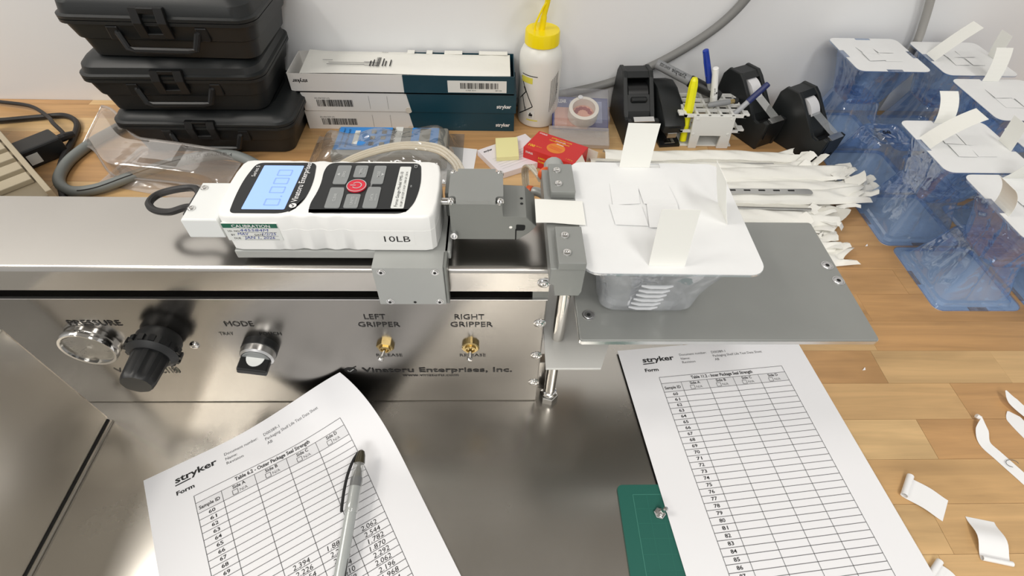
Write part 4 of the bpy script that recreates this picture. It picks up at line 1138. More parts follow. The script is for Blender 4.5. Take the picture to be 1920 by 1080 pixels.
for (a, b) in (((-.0370, .0880), (-.0120, .0405)), ((-.0120, .0405), (-.0410, .0180)), ((-.0300, .0720), (-.0255, .0640)), ((-.0255, .0640), (-.0390, .0480)), ((-.0330, .0560), (-.0250, .0290))): pr.line(*a, *b, .0016, 6)
pr.text('0', -.0262, .0330, .0040)
for k in range(7): pr.line(.0180 + .0024 * k, .030 + .003 * k, .0180 + .0024 * k, .086 + .002 * k, .0007, 4)
pr.text('WATER', .0345, .058, .0040, .020, rot=pi / 2)
pr.line(-.0350, .0931, -.006, .0931, .0013, 10)
pr.build('printed_diamond', M['ink'], bo)
pr = Print(cyl); pr.line(-.0360, .0850, -.0140, .0850, .010, 12); pr.line(-.0220, .0150, -.0020, .0150, .002, 10); pr.build('yellow_print', M['yellow_faded'], bo)
pr = Print(lambda u, v: (lambda p: (p[0], p[1] - .0003, p[2]))(cyl(u, v))); pr.line(-.0215, .02525, -.0085, .02525, .0135, 8); fs_ = pr.build('hazard_square', M['sticker'], bo)
pr = Print(lambda u, v: (lambda p: (p[0], p[1] - .0006, p[2]))(cyl(u, v)))
pr.poly([(-.0180, .0225), (-.0120, .0225), (-.0112, .0255), (-.0130, .0280), (-.0138, .0262), (-.0150, .0300), (-.0172, .0275), (-.0168, .0258), (-.0185, .0252)]); pr.rect(-.0185, .0205, -.0115, .0212); pr.build('flame', M['ink'], bo)

# ================================================================== hoses and cables
h1 = [(-.612, .872, .005), (-.612, .850, .005), (-.618, .815, .005), (-.6333, .7759, .0055), (-.6523, .7366, .0050), (-.6620, .6858, .0050), (-.6510, .6391, .0050), (-.6209, .6143, .0050), (-.5851, .6185, .0060), (-.5447, .6450, .0090), (-.4920, .6680, .0170), (-.4400, .6790, .0230), (-.3950, .6740, .0270), (-.3500, .6500, .0230), (-.3100, .6200, .014), (-.28, .60, .006)]
hs_ = thing('air_hose', 'grey air hose looping across the bench in front of the tool cases', 'hose', h1[6])
obj('hose', tube(spline(h1, 7), .0078, 14), M['hose'], hs_, smooth=True)
sp_ = spline(h1, 7); st = [p + Vector((.0012, -.0052, .0058)) for p in sp_[52:73]]
obj('stripe', tube(st, .0008, 6), M['ink'], hs_)
pts_ = sp_[73:89]; pr = Print(lambda u, v: (0, 0, 0))
acc = [0]
for a, b in zip(pts_[:-1], pts_[1:]): acc.append(acc[-1] + (b - a).length)
def along(u, v):
    for i in range(len(acc) - 1):
        if u <= acc[i + 1] or i == len(acc) - 2:
            t = (u - acc[i]) / (acc[i + 1] - acc[i]); p = pts_[i].lerp(pts_[i + 1], t); d = (pts_[i + 1] - pts_[i]).normalized(); break
    a = radians(48) + v / .0080; up = Vector((0, 0, 1)); n = (Vector((0, -1, 0)) - d * d.dot(Vector((0, -1, 0)))).normalized(); m_ = d.cross(n)
    if m_.z < 0: m_ = -m_
    return p + (n * cos(a) + m_ * sin(a)) * .00795
pr.fn = along; pr.text('PARKER PUSH-LOK 801-4', .001, -.003, .0052, .074); pr.build('hose_lettering', M['ink'], hs_)
h2 = [(.020, .868, .012), (.060, .870, .0145), (.1039, .872, .0241), (.1960, .873, .0480), (.2731, .873, .0835), (.3347, .873, .1251), (.3750, .873, .1638), (.3990, .873, .205), (.415, .873, .26)]
tag(obj('wall_hose', tube(spline(h2, 7), .0072, 14), M['hose2'], smooth=True), 'grey hose sweeping up the white wall behind the dispensers', 'hose')
h3 = [(.666, .868, .245), (.6842, .868, .1973), (.694, .867, .1654), (.700, .864, .135), (.704, .868, .100), (.706, .872, .05), (.706, .874, .004)]
tag(obj('wall_cable', tube(spline(h3, 6), .0065, 12), M['cable_grey'], smooth=True), 'pale grey cable hanging on the wall beside the blue trays', 'cable')
ad = thing('power_adapter', 'black power adapter brick with a white sticker at the left edge', 'power adapter', (-.735, .70, ZT))
obj('brick', box(-.039, .039, -.020, .020, 0, .030, .003), M['black'], ad); 
br = ad.children[0]; br.location = (0, 0, 0)
me_ = br.data; mn = min(v.co.z for v in me_.vertices)
lbl = obj('sticker', box(-.012, .004, -.0206, -.0199, .006, .022), M['sticker'], None); lbl.parent = ad; lbl.location = (-.006, -.0203, .006)
ad.rotation_euler = (0, 0, radians(52)); ad.location = (-.7195, .7005, ZT)
obj('plug', tube([(.034, .004, .016), (.048, .004, .016), (.062, .004, .015)], [.0062, .0068, .0045], 10), M['rubber'], None)
pl_o = [o_ for o_ in COL.objects if o_.name.startswith('plug')][0]; wl = pl_o.location.copy(); pl_o.parent = ad; pl_o.location = wl
tag(obj('power_cable', tube(spline([(-.90, .865, .004), (-.8700, .8600, .004), (-.8095, .8440, .006), (-.7575, .8060, .010), (-.7270, .7750, .016), (-.7010, .752, .0145), (-.6935, .7420, .0132)]), .0032, 10), M['rubber'], smooth=True), 'thin black cable running from the adapter plug to the left edge', 'cable')
tag(obj('power_cable', tube(spline([(-.90, .800, .002), (-.8379, .8040, .0022), (-.7831, .8154, .0022), (-.7420, .8215, .0022), (-.7087, .7970, .0024), (-.6908, .7496, .0024), (-.6762, .6912, .0024), (-.656, .648, .0024), (-.640, .622, .0024), (-.618, .592, .0024), (-.59, .565, .0024)]), .0045, 10), M['rubber'], smooth=True), 'thick black cable bending round towards the tester', 'cable')
# louvred beige housing at the left edge
vt = thing('louvred_cover', 'beige louvred plastic cover at the left edge of the frame', 'cover', (-.70, .54, ZT))
A_ = Vector((-.7195, .6746, 0)); B_ = Vector((-.5901, .5563, 0)); d_ = (B_ - A_).normalized(); n_ = Vector((-d_.y, d_.x, 0)) * -1
def vp(s, q, z): p = A_ + d_ * s - Vector((d_.y, -d_.x, 0)) * 0 + Vector((d_.y, -d_.x, 0)) * q; return (p.x, p.y, z)
Lv = .1850
bm = B(); add_prism(bm, [(-.16, .0), (Lv, .0), (Lv, .150), (-.16, .150)], lambda a, b: vp(a, b, ZT), lambda a, b: vp(a, b, .052), .003); obj('shell', bm, M['beige_dark'], vt)
for i in range(9):
    s0_ = -.15 + i * .034
    bm = B(); add_prism(bm, [(s0_, .006), (s0_ + .022, .006), (s0_ + .022, .142), (s0_, .142)], lambda a, b: vp(a, b, .0518), lambda a, b: vp(a, b, .0590), .001); obj('slat', bm, M['beige'], vt)
bm = B(); add_prism(bm, [(-.16, -.003), (Lv + .004, -.003), (Lv + .004, .004), (-.16, .004)], lambda a, b: vp(a, b, .020), lambda a, b: vp(a, b, .0600), .001); obj('rim', bm, M['beige'], vt)

# ================================================================== clear blister shell in front of the cases
bl = thing('blister_shell', 'empty clear plastic blister shell leaning before the tool cases', 'packaging', (-.50, .70, ZT))
def blister(f, nu, nv, m, name):
    bm = B(); g = [[bm.verts.new(f(i / nu, j / nv)) for i in range(nu + 1)] for j in range(nv + 1)]
    for j in range(nv):
        for i in range(nu): bm.faces.new((g[j][i], g[j][i + 1], g[j + 1][i + 1], g[j + 1][i]))
    return obj(name, bm, m, bl, smooth=True)
def sm(t): t = max(0, min(1, t)); return t * t * (3 - 2 * t)
def bf1(u, v):     # upper, standing half
    x = -.660 + .260 * u + .02 * v; ridge = sm(u * 8) * sm((1 - u) * 6) * sm(v * 5) * sm((1 - v) * 5)
    y = .785 - .078 * sm(u * 2.6) - .030 * u * u - .060 * (1 - v) - .012 * ridge; z = .008 + (.034 - .016 * u) * v + .020 * ridge * (1 + .3 * (1 if .52 < u < .72 and .3 < v < .8 else 0))
    return (x, y, z)
def bf2(u, v):     # lower half, flat on the bench
    x = -.600 + .240 * u + .02 * v; ridge = sm(u * 7) * sm((1 - u) * 7) * sm(v * 5) * sm((1 - v) * 5)
    return (x, .620 + .10 * v - .04 * u + .02 * (1 - u), ZT + .0012 + .008 * ridge + .002 * sin(u * 9) * ridge)
blister(bf1, 44, 22, M['blister'], 'upper_half'); blister(bf2, 36, 20, M['blister'], 'lower_half')
bm = B(); add_tube(bm, [bf1(i / 30, 1) for i in range(31)], .0022, 6); add_tube(bm, [bf1(i / 30, 0) for i in range(31)], .0018, 6); add_tube(bm, [bf1(0, i / 10) for i in range(11)], .0010, 6)
obj('rolled_edge', bm, M['blister'], bl)

# ================================================================== bagged blue instrument
dv = thing('blue_instrument', 'grey hand instrument with a blue keypad face, inside a clear bag', 'instrument', (-.175, .72, ZT))
obj('body', box(-.2560, -.0780, .6780, .7560, ZT + .004, .0290, .004), M['grey_dev'], dv)
f1 = obj('blue_face', box(-.2520, -.1680, .6900, .7525, .0288, .0298), M['blue_dev'], dv)
obj('blue_face_small', box(-.1360, -.0930, .7050, .7525, .0288, .0298), M['blue_dev'], dv)
for i in range(3):
    for j in range(2): obj('key', box(-.2000 + .0165 * j, -.1925 + .0165 * j, .7010 + .0165 * i, .7090 + .0165 * i, .0297, .0312, .0004), M['grey_dev'] if (i + j) % 3 else M['black'], dv)
obj('window', box(-.1230, -.1060, .7080, .7500, .0297, .0302), M['grey_dev'], dv)
obj('value_label', box(-.2260, -.2180, .7040, .7420, .0297, .0302), M['sticker'], f1)
obj('strip_label', box(-.1630, -.1510, .6900, .7540, .0288, .0300), M['sticker'], dv)
pr = Print(lambda u, v: (-v, u, .0303)); pr.text('PEAK ONLY', .6940, .1610, .0070, .056, bold=.01); pr.build('strip_lettering', M['ink'], dv)
pr = Print(lambda u, v: (-v, u, .0304)); pr.text('INSTRUMENT', .6960, .2330, .0034, .050); pr.text('FORCE MEASUREMENT', .6950, .2420, .0026, .053); pr.build('face_lettering', M['ink_panel'], f1)
bag = thing('plastic_bag', 'crinkled clear plastic bag around the blue instrument', 'bag', (-.18, .70, ZT))
def bagf(u, v):
    x = -.300 + .245 * u; y = .630 + .145 * v - .012 * sin(u * 5); e = sm(u * 6) * sm((1 - u) * 6) * sm(v * 4) * sm((1 - v) * 4)
    return (x, y, ZT + .0006 + .038 * e + .004 * sin(u * 19 + v * 7) * e + .003 * sin(v * 23 - u * 9) * e)
bm = B(); nu, nv = 44, 26; g = [[bm.verts.new(bagf(i / nu, j / nv)) for i in range(nu + 1)] for j in range(nv + 1)]
for j in range(nv):
    for i in range(nu): bm.faces.new((g[j][i], g[j][i + 1], g[j + 1][i + 1], g[j + 1][i]))
obj('film', bm, M['bag'], bag, smooth=True)
card = [(-.112, .655), (-.040, .640), (-.032, .742), (-.096, .752)]
tag(obj('backing_sheet', prism_z(card, ZT + .0001, ZT + .0004), M['paper']), 'white sheet half under the bagged blue instrument', 'paper')
# pneumatic tubes arching from behind the gauge to the gripper
at = thing('air_tubing', 'bundle of three clear air tubes arching behind the force gauge', 'tubing', (-.09, .40, .12))
for i in range(3):
    d = .0042 * i
    obj('tube', tube(spline([(-.215, .400 - d, .150), (-.182, .410 - d, .178), (-.1485, .4240 - d, .196), (-.1210, .4395 - d, .2000), (-.0909, .4490 - d, .2010), (-.0588, .4440 - d * 1.2, .2020), (-.0390 - d * .2, .4180 - d * 1.2, .2060), (-.0300 - d * .5, .3850 - d, .2160), (-.0270 - d * .6, .3550, .2300), (-.0250 - d * .6, .3262, .2380)], 7), .0019, 8), M['tube'], at, smooth=True)

# ================================================================== tape roll in its clear pack
tp = thing('tape_pack', 'roll of white tape in a clear pack on a blue card behind the red box', 'tape', (.15, .80, ZT))
e1 = Vector((.995, -.06, .0)).normalized(); e2 = Vector((.22, .945, .30)).normalized(); e2 = (e2 - e1 * e1.dot(e2)).normalized(); e3 = e1.cross(e2)
tO = Vector((.0930, .7520, ZT + .002))
def tpk(u, v, h=0.): return tO + e1 * u + e2 * v + e3 * h
def slab(u0, u1, v0, v1, h0, h1, bev=0):
    bm = B(); vs = [bm.verts.new(tpk(u, v, h)) for h in (h0, h1) for v in (v0, v1) for u in (u0, u1)]
    for f in ((0, 2, 3, 1), (4, 5, 7, 6), (0, 1, 5, 4), (2, 6, 7, 3), (0, 4, 6, 2), (1, 3, 7, 5)): bm.faces.new([vs[i] for i in f])
    if bev: bmesh.ops.bevel(bm, geom=bm.edges[:], offset=bev, segments=2, profile=.5, affect='EDGES')
    return bm
obj('card', slab(0, .096, .036, .108, 0, .0012), M['card_blue'], tp)
obj('card_print', slab(.004, .060, .038, .084, .0012, .0014), M['card_pink'], tp)
obj('card_panel', slab(.030, .086, .052, .100, .0013, .0015), mat('card_grey_blue', rgb(140, 148, 186), .5), tp)
obj('tray_lip', slab(-.006, .096, -.002, .036, 0, .009, .001), M['blister'], tp)
obj('cover', slab(.001, .095, .037, .107, .002, .0245, .002), M['pack_film'], tp)
rc = tpk(.052, .066, .0018)
rl = obj('tape_roll', lathe([(.0195, .0005), (.0255, 0), (.0255, .0190), (.0195, .0195), (.0195, .0005)], rc, e3, 40, (False, False)), M['tape_white'], tp, smooth=True)
obj('core_disc', lathe([(.0193, 0), (.0193, .004), (0, .004)], rc + e3 * .001, e3, 36, (True, False)), M['card_pink'], rl)
pr = Print(lambda u, v: rc + e3 * .0053 + e1 * u + e2 * v)
for i in range(6):
    t = radians(15 + 30 * i); pr.poly([(.0125 * cos(t) + .0042 * cos(a * pi / 8), .0125 * sin(t) + .0042 * sin(a * pi / 8)) for a in range(16)])
pr.build('core_holes', M['core'], rl)
obj('tape_end', lathe([(.0042, 0), (.0042, .0012), (0, .0012)], rc + e3 * .0197 + e2 * .0225 - e1 * .006, e3, 16), M['tape_roll'], rl)
pr = Print(lambda u, v: tpk(u, v, .0016)); pr.text('CLEAR', .006, .094, .0080, .018, bold=.03); pr.build('card_lettering', M['ink_white'], tp)

# ================================================================== red paper-clip carton
cb = thing('paper_clip_box', 'small red carton of paper clips with its end flap open', 'box', (.0955, .708, ZT))
cO = Vector((.0425, .7064, 0)); c1 = Vector((.0759, -.0454, 0)).normalized(); c2 = Vector((.0269, .0479, 0)).normalized(); c2 = (c2 - c1 * c1.dot(c2)).normalized()
cL, cW, cH = .0885, .0540, .0300
def cbp(u, v, h): return cO + c1 * u + c2 * v + Vector((0, 0, ZT + h))
def cslab(u0, u1, v0, v1, h0, h1, bev=0):
    bm = B(); vs = [bm.verts.new(cbp(u, v, h)) for h in (h0, h1) for v in (v0, v1) for u in (u0, u1)]
    for f in ((0, 2, 3, 1), (4, 5, 7, 6), (0, 1, 5, 4), (2, 6, 7, 3), (0, 4, 6, 2), (1, 3, 7, 5)): bm.faces.new([vs[i] for i in f])
    if bev: bmesh.ops.bevel(bm, geom=bm.edges[:], offset=bev, segments=2, profile=.5, affect='EDGES')
    return bm
obj('carton', cslab(0, cL, 0, cW, .0003, cH, .0007), M['red_box'], cb)
for q in ((cbp(cL, .004, cH), cbp(cL + .022, -.016, cH - .008), cbp(cL + .024, .006, cH - .009), cbp(cL, .030, cH)), (cbp(cL, .002, .004), cbp(cL + .012, -.008, .006), cbp(cL + .014, -.006, .024), cbp(cL, .002, .028)), (cbp(cL, cW, .004), cbp(cL + .016, cW + .004, .006), cbp(cL + .016, cW + .004, .024), cbp(cL, cW, .028))):
    bm = B(); bm.faces.new([bm.verts.new(p) for p in q]); solid(bm, .0005); obj('end_flap', bm, M['card'], cb)
pr = Print(lambda u, v: cbp(u, v, cH + .0002)); pr.poly([(.0460 + .0150 * cos(a * pi / 14), .0230 + .0135 * sin(a * pi / 14)) for a in range(28)]); disc = pr.build('orange_disc', M['orange'], cb)
pr = Print(lambda u, v: cbp(u, v, cH + .0004))
for k in range(3): pr.line(.0350, .0260 - .003 * k, .0570, .0240 - .003 * k, .0006)
pr.build('clip_picture', M['red_key'], disc)
pr = Print(lambda u, v: cbp(u, v, cH + .0003))
pr.text('100', .0040, .0080, .0060, .0110, bold=.03); pr.text('PER BOX', .0165, .0110, .0022, .010); pr.text('JUMBO PAPER CLIPS', .0270, .0450, .0032, .036, bold=.02); pr.text('TROMBONES GEANTS', .0260, .0375, .0032, .036, bold=.02); pr.text('1 3/4 in', .0720, .0050, .0030, .011)
pr.build('yellow_lettering', M['ink_yellow'], cb)
pr = Print(lambda u, v: cbp(u, v, cH + .0003)); pr.text('smooth', .0360, .0412, .0028, .018, bold=.02); pr.text('STAPLES', .0040, .0470, .0034, .0140, bold=.02); pr.text('lisses', .0420, .0335, .0028, .012, bold=.02)
pr.build('white_lettering', M['ink_white'], cb)
pr = Print(lambda u, v: cbp(u, -.0003, v)); pr.text('100', .0040, .0040, .0060, .0110, bold=.03); pr.text('JUMBO PAPER CLIPS', .0270, .0180, .0032, .036, bold=.02); pr.text('TROMBONES GEANTS', .0270, .0115, .0032, .036, bold=.02); pr.build('side_lettering', M['ink_yellow'], cb)
pr = Print(lambda u, v: cbp(u, -.0003, v)); pr.text('STAPLES', .0045, .0215, .0034, .0130, bold=.02); pr.build('side_white_lettering', M['ink_white'], cb)

# ================================================================== notepad with sticky notes
npd = thing('notepad', 'white printed notepad lying under a block of yellow sticky notes', 'notepad', (.03, .717, ZT))
pts = [(-.0312, .7245), (.0076, .6623), (.0912, .7060), (.0488, .7745)]
obj('page_block', prism_z(pts, ZT + .0002, .0075, .0003), M['pad'], npd)
q0 = Vector((-.0312, .7245)); qa = (Vector((.0488, .7745)) - q0).normalized(); qb = Vector((-qa.y, qa.x)) * -1
pr = Print(lambda u, v: (q0.x + qa.x * u - qb.x * v, q0.y + qa.y * u - qb.y * v, .0078)); pr.text('stryker', .006, -.012, .0045, .016, bold=.03); pr.build('logo', M['ink'], npd)
pr = Print(lambda u, v: (q0.x + qa.x * u - qb.x * v, q0.y + qa.y * u - qb.y * v, .0078))
for k in range(6): pr.line(.008, -.034 - .006 * k, .088, -.034 - .006 * k, .0005)
pr.build('ruled_lines', M['ink_pale'], npd)
sn = [(.0001, .6940), (.0358, .6985), (.0345, .7525), (-.0018, .7485)]
tag(obj('sticky_notes', prism_z(sn, .0078, .0150, .0002), M['note']), 'block of pale yellow sticky notes lying on the notepad', 'sticky notes')

# ================================================================== tape dispensers and stapler
def dispenser(label, loc, rz, wd, s, roll):
    t = thing('tape_dispenser', label, 'tape dispenser', (0, 0, 0), 'black desktop tape dispensers')
    hw = wd / 2
    side = [(-.055, 0), (.055, 0), (.059, .030), (.054, .082), (.046, .094), (.022, .095), (.012, .088), (-.026, .048), (-.032, .040), (-.042, .038), (-.052, .049), (-.060, .048), (-.058, .020)]
    side = [(a * s, b * s) for a, b in side]
    hole = None
    for x0, x1 in ((-hw, -hw + .0075), (hw - .0075, hw)):
        obj('side_wall', prism_x(side, x0, x1, .0016), M['case'], t)
    obj('weighted_base', prism_x([(a * s, b * s) for a, b in ((-.054, .0005), (.054, .0005), (.054, .012), (.02, .016), (-.020, .034), (-.040, .036), (-.050, .044), (-.057, .043))], -hw + .007, hw - .007), M['case_dark'], t)
    obj('back_arch', prism_x([(a * s, b * s) for a, b in ((.055, .012), (.0575, .030), (.0525, .081), (.045, .0925), (.023, .0935), (.013, .0870), (.022, .0800), (.036, .0780), (.043, .060), (.046, .022), (.046, .012))], -hw + .007, hw - .007), M['case'], t)
    obj('front_bar', prism_x([(a * s, b * s) for a, b in ((-.010, .034), (-.006, .0665), (-.0255, .0470), (-.031, .036))][::-1], -hw + .007, hw - .007), M['case'], t)
    obj('nose', prism_x([(a * s, b * s) for a, b in ((-.0595, .018), (-.060, .0485), (-.052, .0495), (-.042, .041), (-.040, .030))], -hw + .007, hw - .007), M['case_dark'], t)
    bd = B(); add_prism(bd, [(-.0612 * s, .0480 * s), (-.0520 * s, .0512 * s), (-.0520 * s, .0520 * s), (-.0618 * s, .0490 * s)], lambda a, b: (-hw + .009, a, b), lambda a, b: (hw - .009, a, b)); obj('blade', bd, M['silver'], t)
    if roll:
        rr = .0300 * s
        r_ = obj('tape_roll', lathe([(rr * .62, .0005), (rr, 0), (rr, wd - .026), (rr * .62, wd - .0265), (rr * .62, .0005)], (-hw + .013, .0200 * s, .0560 * s), (1, 0, 0), 36, (False, False)), M['tape_roll'], t, smooth=True)
        obj('hub', lathe([(rr * .60, 0), (rr * .60, wd - .020)], (-hw + .010, .0200 * s, .0560 * s), (1, 0, 0), 24), M['case_dark'], r_)
        tp_ = B(); q = [(-hw + .014, -.006 * s, .068 * s), (hw - .014, -.006 * s, .068 * s), (hw - .014, -.052 * s, .0522 * s), (-hw + .014, -.052 * s, .0522 * s)]
        tp_.faces.new([tp_.verts.new(p) for p in q]); solid(tp_, .0002); obj('tape_end', tp_, M['pen_clear'], t)
    else:
        obj('hub', lathe([(.020, 0), (.020, wd - .018)], (-hw + .009, .012 * s, .056 * s), (1, 0, 0), 24), M['case_dark'], t, smooth=True)
        obj('hub_clip', box(-hw + .012, hw - .012, -.018, -.008, .056, .064, .003), M['face'], t)
    t.location = loc; t.rotation_euler = (0, 0, rz); return t
dispenser('black tape dispenser standing left of the stapler, no roll showing', (.2370, .815, ZT), radians(4), .052, .98, False)
dispenser('black tape dispenser behind the white rack, white roll half hidden', (.4330, .812, ZT), radians(27), .046, 1.03, True)
dispenser('black tape dispenser beside the blue trays, white roll in view', (.5150, .765, ZT), radians(30), .047, .97, True)
stp = thing('stapler', 'black desk stapler standing between a tape dispenser and the white rack', 'stapler', (0, 0, 0))
obj('base', prism_x([(-.060, 0), (.070, 0), (.070, .006), (.050, .012), (-.050, .006), (-.060, .004)], -.018, .018, .001), M['case_dark'], stp)
obj('arm', prism_x([(-.058, .026), (-.060, .040), (-.054, .046), (-.030, .060), (.005, .073), (.030, .074), (.055, .064), (.068, .040), (.068, .010), (.050, .010), (.040, .030), (-.030, .026)], -.0185, .0185, .004), M['case'], stp, smooth=True)
obj('magazine', box(-.0080, .0080, -.0575, .040, .016, .0255, .0008), M['satin'], stp)
obj('anvil', box(-.0090, .0090, -.0570, -.044, .0052, .0066, .0004), M['chrome'], stp)
obj('arm_groove', box(-.010, .010, -.0606, -.0596, .0360, .0368), M['hole'], stp)
stp.location = (.2880, .8150, ZT); stp.rotation_euler = (0, 0, radians(6))

# ================================================================== white test-tube rack and its pens
rk = thing('tube_rack', 'white plastic test-tube rack used as a pen holder', 'rack', (.357, .795, ZT))
RX0, RX1, RY0, RY1 = .3050, .4060, .7560, .8260
def grid_tier(z0, z1, nx, ny, x0=RX0, x1=RX1):
    bm = B(); wv = .0040
    for i in range(nx + 1): x = x0 + (x1 - x0 - wv) * i / nx; add_box(bm, x, x + wv, RY0, RY1, z0, z1)
    for j in range(ny + 1): y_ = RY0 + (RY1 - RY0 - wv) * j / ny; add_box(bm, x0, x1, y_, y_ + wv, z0 + .0002, z1 - .0002)
    for x in (x0, x1 - .0005):
        pass
    return bm
obj('top_grid', grid_tier(ZT + .0555, ZT + .0605, 5, 4), M['rack'], rk); obj('middle_grid', grid_tier(ZT + .0280, ZT + .0320, 5, 4), M['rack'], rk)
obj('floor_plate', box(RX0 + .004, RX1 - .006, RY0 + .002, RY1 - .002, ZT + .0003, ZT + .0030, .0006), M['rack'], rk)
def leg(y0, y1, nm):
    bm = B(); xa, xb = .3195, .3930; zt_ = ZT + .0590
    add_prism(bm, [(xa + .0060, ZT + .0003), (xa + .0190, ZT + .0003), (xa + .0190, ZT + .0240), (xb - .0190, ZT + .0240), (xb - .0190, ZT + .0003), (xb, ZT + .0003), (xb - .0050, zt_), (xa, zt_)], lambda a, b: (a, y0, b), lambda a, b: (a, y1, b))
    return obj(nm, bm, M['rack'], rk)
leg(RY0 - .0030, RY0 + .0005, 'front_leg'); leg(RY1 - .0005, RY1 + .0030, 'rear_leg')
for x0, x1 in ((RX0 - .008, RX0 + .001), (RX1 - .001, RX1 + .0075)):
    for z0 in (.0285, .0560): obj('end_lug', box(x0, x1, RY0 + .004, RY0 + .018, ZT + z0, ZT + z0 + .0035, .0008), M['rack'], rk)
s = B()
for x, z in ((.3270, .0545), (.3830, .0545), (.3270, .0270), (.3850, .0270)): add_lathe(s, [(.0022, 0), (.0022, .0006), (.0014, .0008)], (x, RY0 - .0030, ZT + z), (0, -1, 0), 12)
obj('peg_ends', s, M['rack'], rk)
def pen_thing(name, label, a, b, cat='pen'):
    a, b = Vector(a), Vector(b); return thing(name, label, cat, b, 'pens and markers in the white rack'), a, (b - a).normalized(), (b - a).length
t, a, d, L = pen_thing('ballpoint_pen', 'upright blue-capped pen in the white rack', (.3235, .800, .1427), (.3830, .8000, .0040))
obj('cap', lathe([(.0030, 0), (.0046, .001), (.0050, .020), (.0052, .056), (.0050, .0565)], a, d, 20), M['blue_pen'], t, smooth=True)
obj('clip', tube([a + d * x + Vector((-.004 - .0012 * (x > .004), -.0035, 0)) for x in (.004, .02, .045)], .0012, 6), M['blue_pen'], t); obj('barrel', lathe([(.0042, .056), (.0042, L - .012), (.001, L)], a, d, 18), M['grey_barrel'], t, smooth=True)
t, a, d, L = pen_thing('marker', 'slim white marker standing in the white rack', (.3443, .790, .1192), (.3740, .7900, .0040), 'marker')
obj('cap', lathe([(.0040, 0), (.0048, .001), (.0056, .046), (.0056, .048)], a, d, 20), M['white_abs'], t, smooth=True); obj('barrel', lathe([(.0058, .048), (.0058, L - .004), (.004, L)], a, d, 20), M['white_abs'], t, smooth=True)
def on_barrel(a, d, r):
    n = (Vector((0, -.75, .66)) - d * d.dot(Vector((0, -.75, .66)))).normalized(); m_ = d.cross(n)
    return lambda u, v: a + d * u + (n * cos(v / r) + m_ * sin(v / r)) * (r + .0003)
pr = Print(on_barrel(a, d, .0058)); pr.rect(.040, -.003, .043, .000); pr.text('EXPO', .060, -.003, .0060, .018, bold=.03); pr.text('fine tip', .032, .001, .0022, .012); pr.build('marker_lettering', M['ink'], t)
t, a, d, L = pen_thing('highlighter', 'bright yellow highlighter standing at the front of the white rack', (.3113, .7780, .1085), (.3180, .7660, .0040), 'highlighter')
obj('cap', lathe([(.0040, 0), (.0060, .004), (.0074, .014), (.0078, .052), (.0074, .056), (.0060, .056)], a, d, 8), M['hilite'], t); obj('barrel', lathe([(.0058, .056), (.0058, L)], a, d, 16), M['hilite'], t, smooth=True)
t, a, d, L = pen_thing('permanent_marker', 'fat grey marker with a black cap lying slanted across the white rack', (.2660, .8450, .0985), (.3700, .7950, .0680), 'marker')
obj('barrel', lathe([(.0060, 0), (.0078, .002), (.0084, .060), (.0082, .064)], a, d, 22), M['marker_grey'], t, smooth=True); obj('cap', lathe([(.0090, .062), (.0098, .064), (.0098, .090), (.0080, L - .004), (.006, L)], a, d, 22), M['black'], t, smooth=True)
pr = Print(on_barrel(a, d, .0085)); pr.text('Sharpie', .054, .003, .0070, .026, bold=.01, shear=.25, rot=pi); pr.text('KING SIZE', .024, .003, .0045, .018, rot=pi, bold=.01); pr.build('marker_lettering', M['ink'], t)
t, a, d, L = pen_thing('ballpoint_pen', 'navy-capped grey pen leaning out of the right end of the rack', (.4310, .7760, .1020), (.3800, .7640, .0420))
obj('cap', lathe([(.0034, 0), (.0046, .0015), (.0050, .036), (.0050, .038)], a, d, 18), M['navy_pen'], t, smooth=True); obj('barrel', lathe([(.0042, .038), (.0042, L - .006), (.001, L)], a, d, 18), M['grey_barrel'], t, smooth=True)
t, a, d, L = pen_thing('small_screwdriver', 'small dark screwdriver with a brass collar lying on the rack', (.3940, .7800, .0700), (.3430, .7720, .0655), 'screwdriver')
obj('end_cap', lathe([(.0040, 0), (.0048, .001), (.0048, .006), (.004, .0065)], a, d, 16), M['black'], t, smooth=True); obj('collar', lathe([(.0038, .006), (.0038, .0140)], a, d, 16), M['brass'], t, smooth=True); obj('handle', lathe([(.0042, .014), (.0046, .018), (.0044, L - .004), (.002, L)], a, d, 12), M['marker_grey'], t, smooth=True)

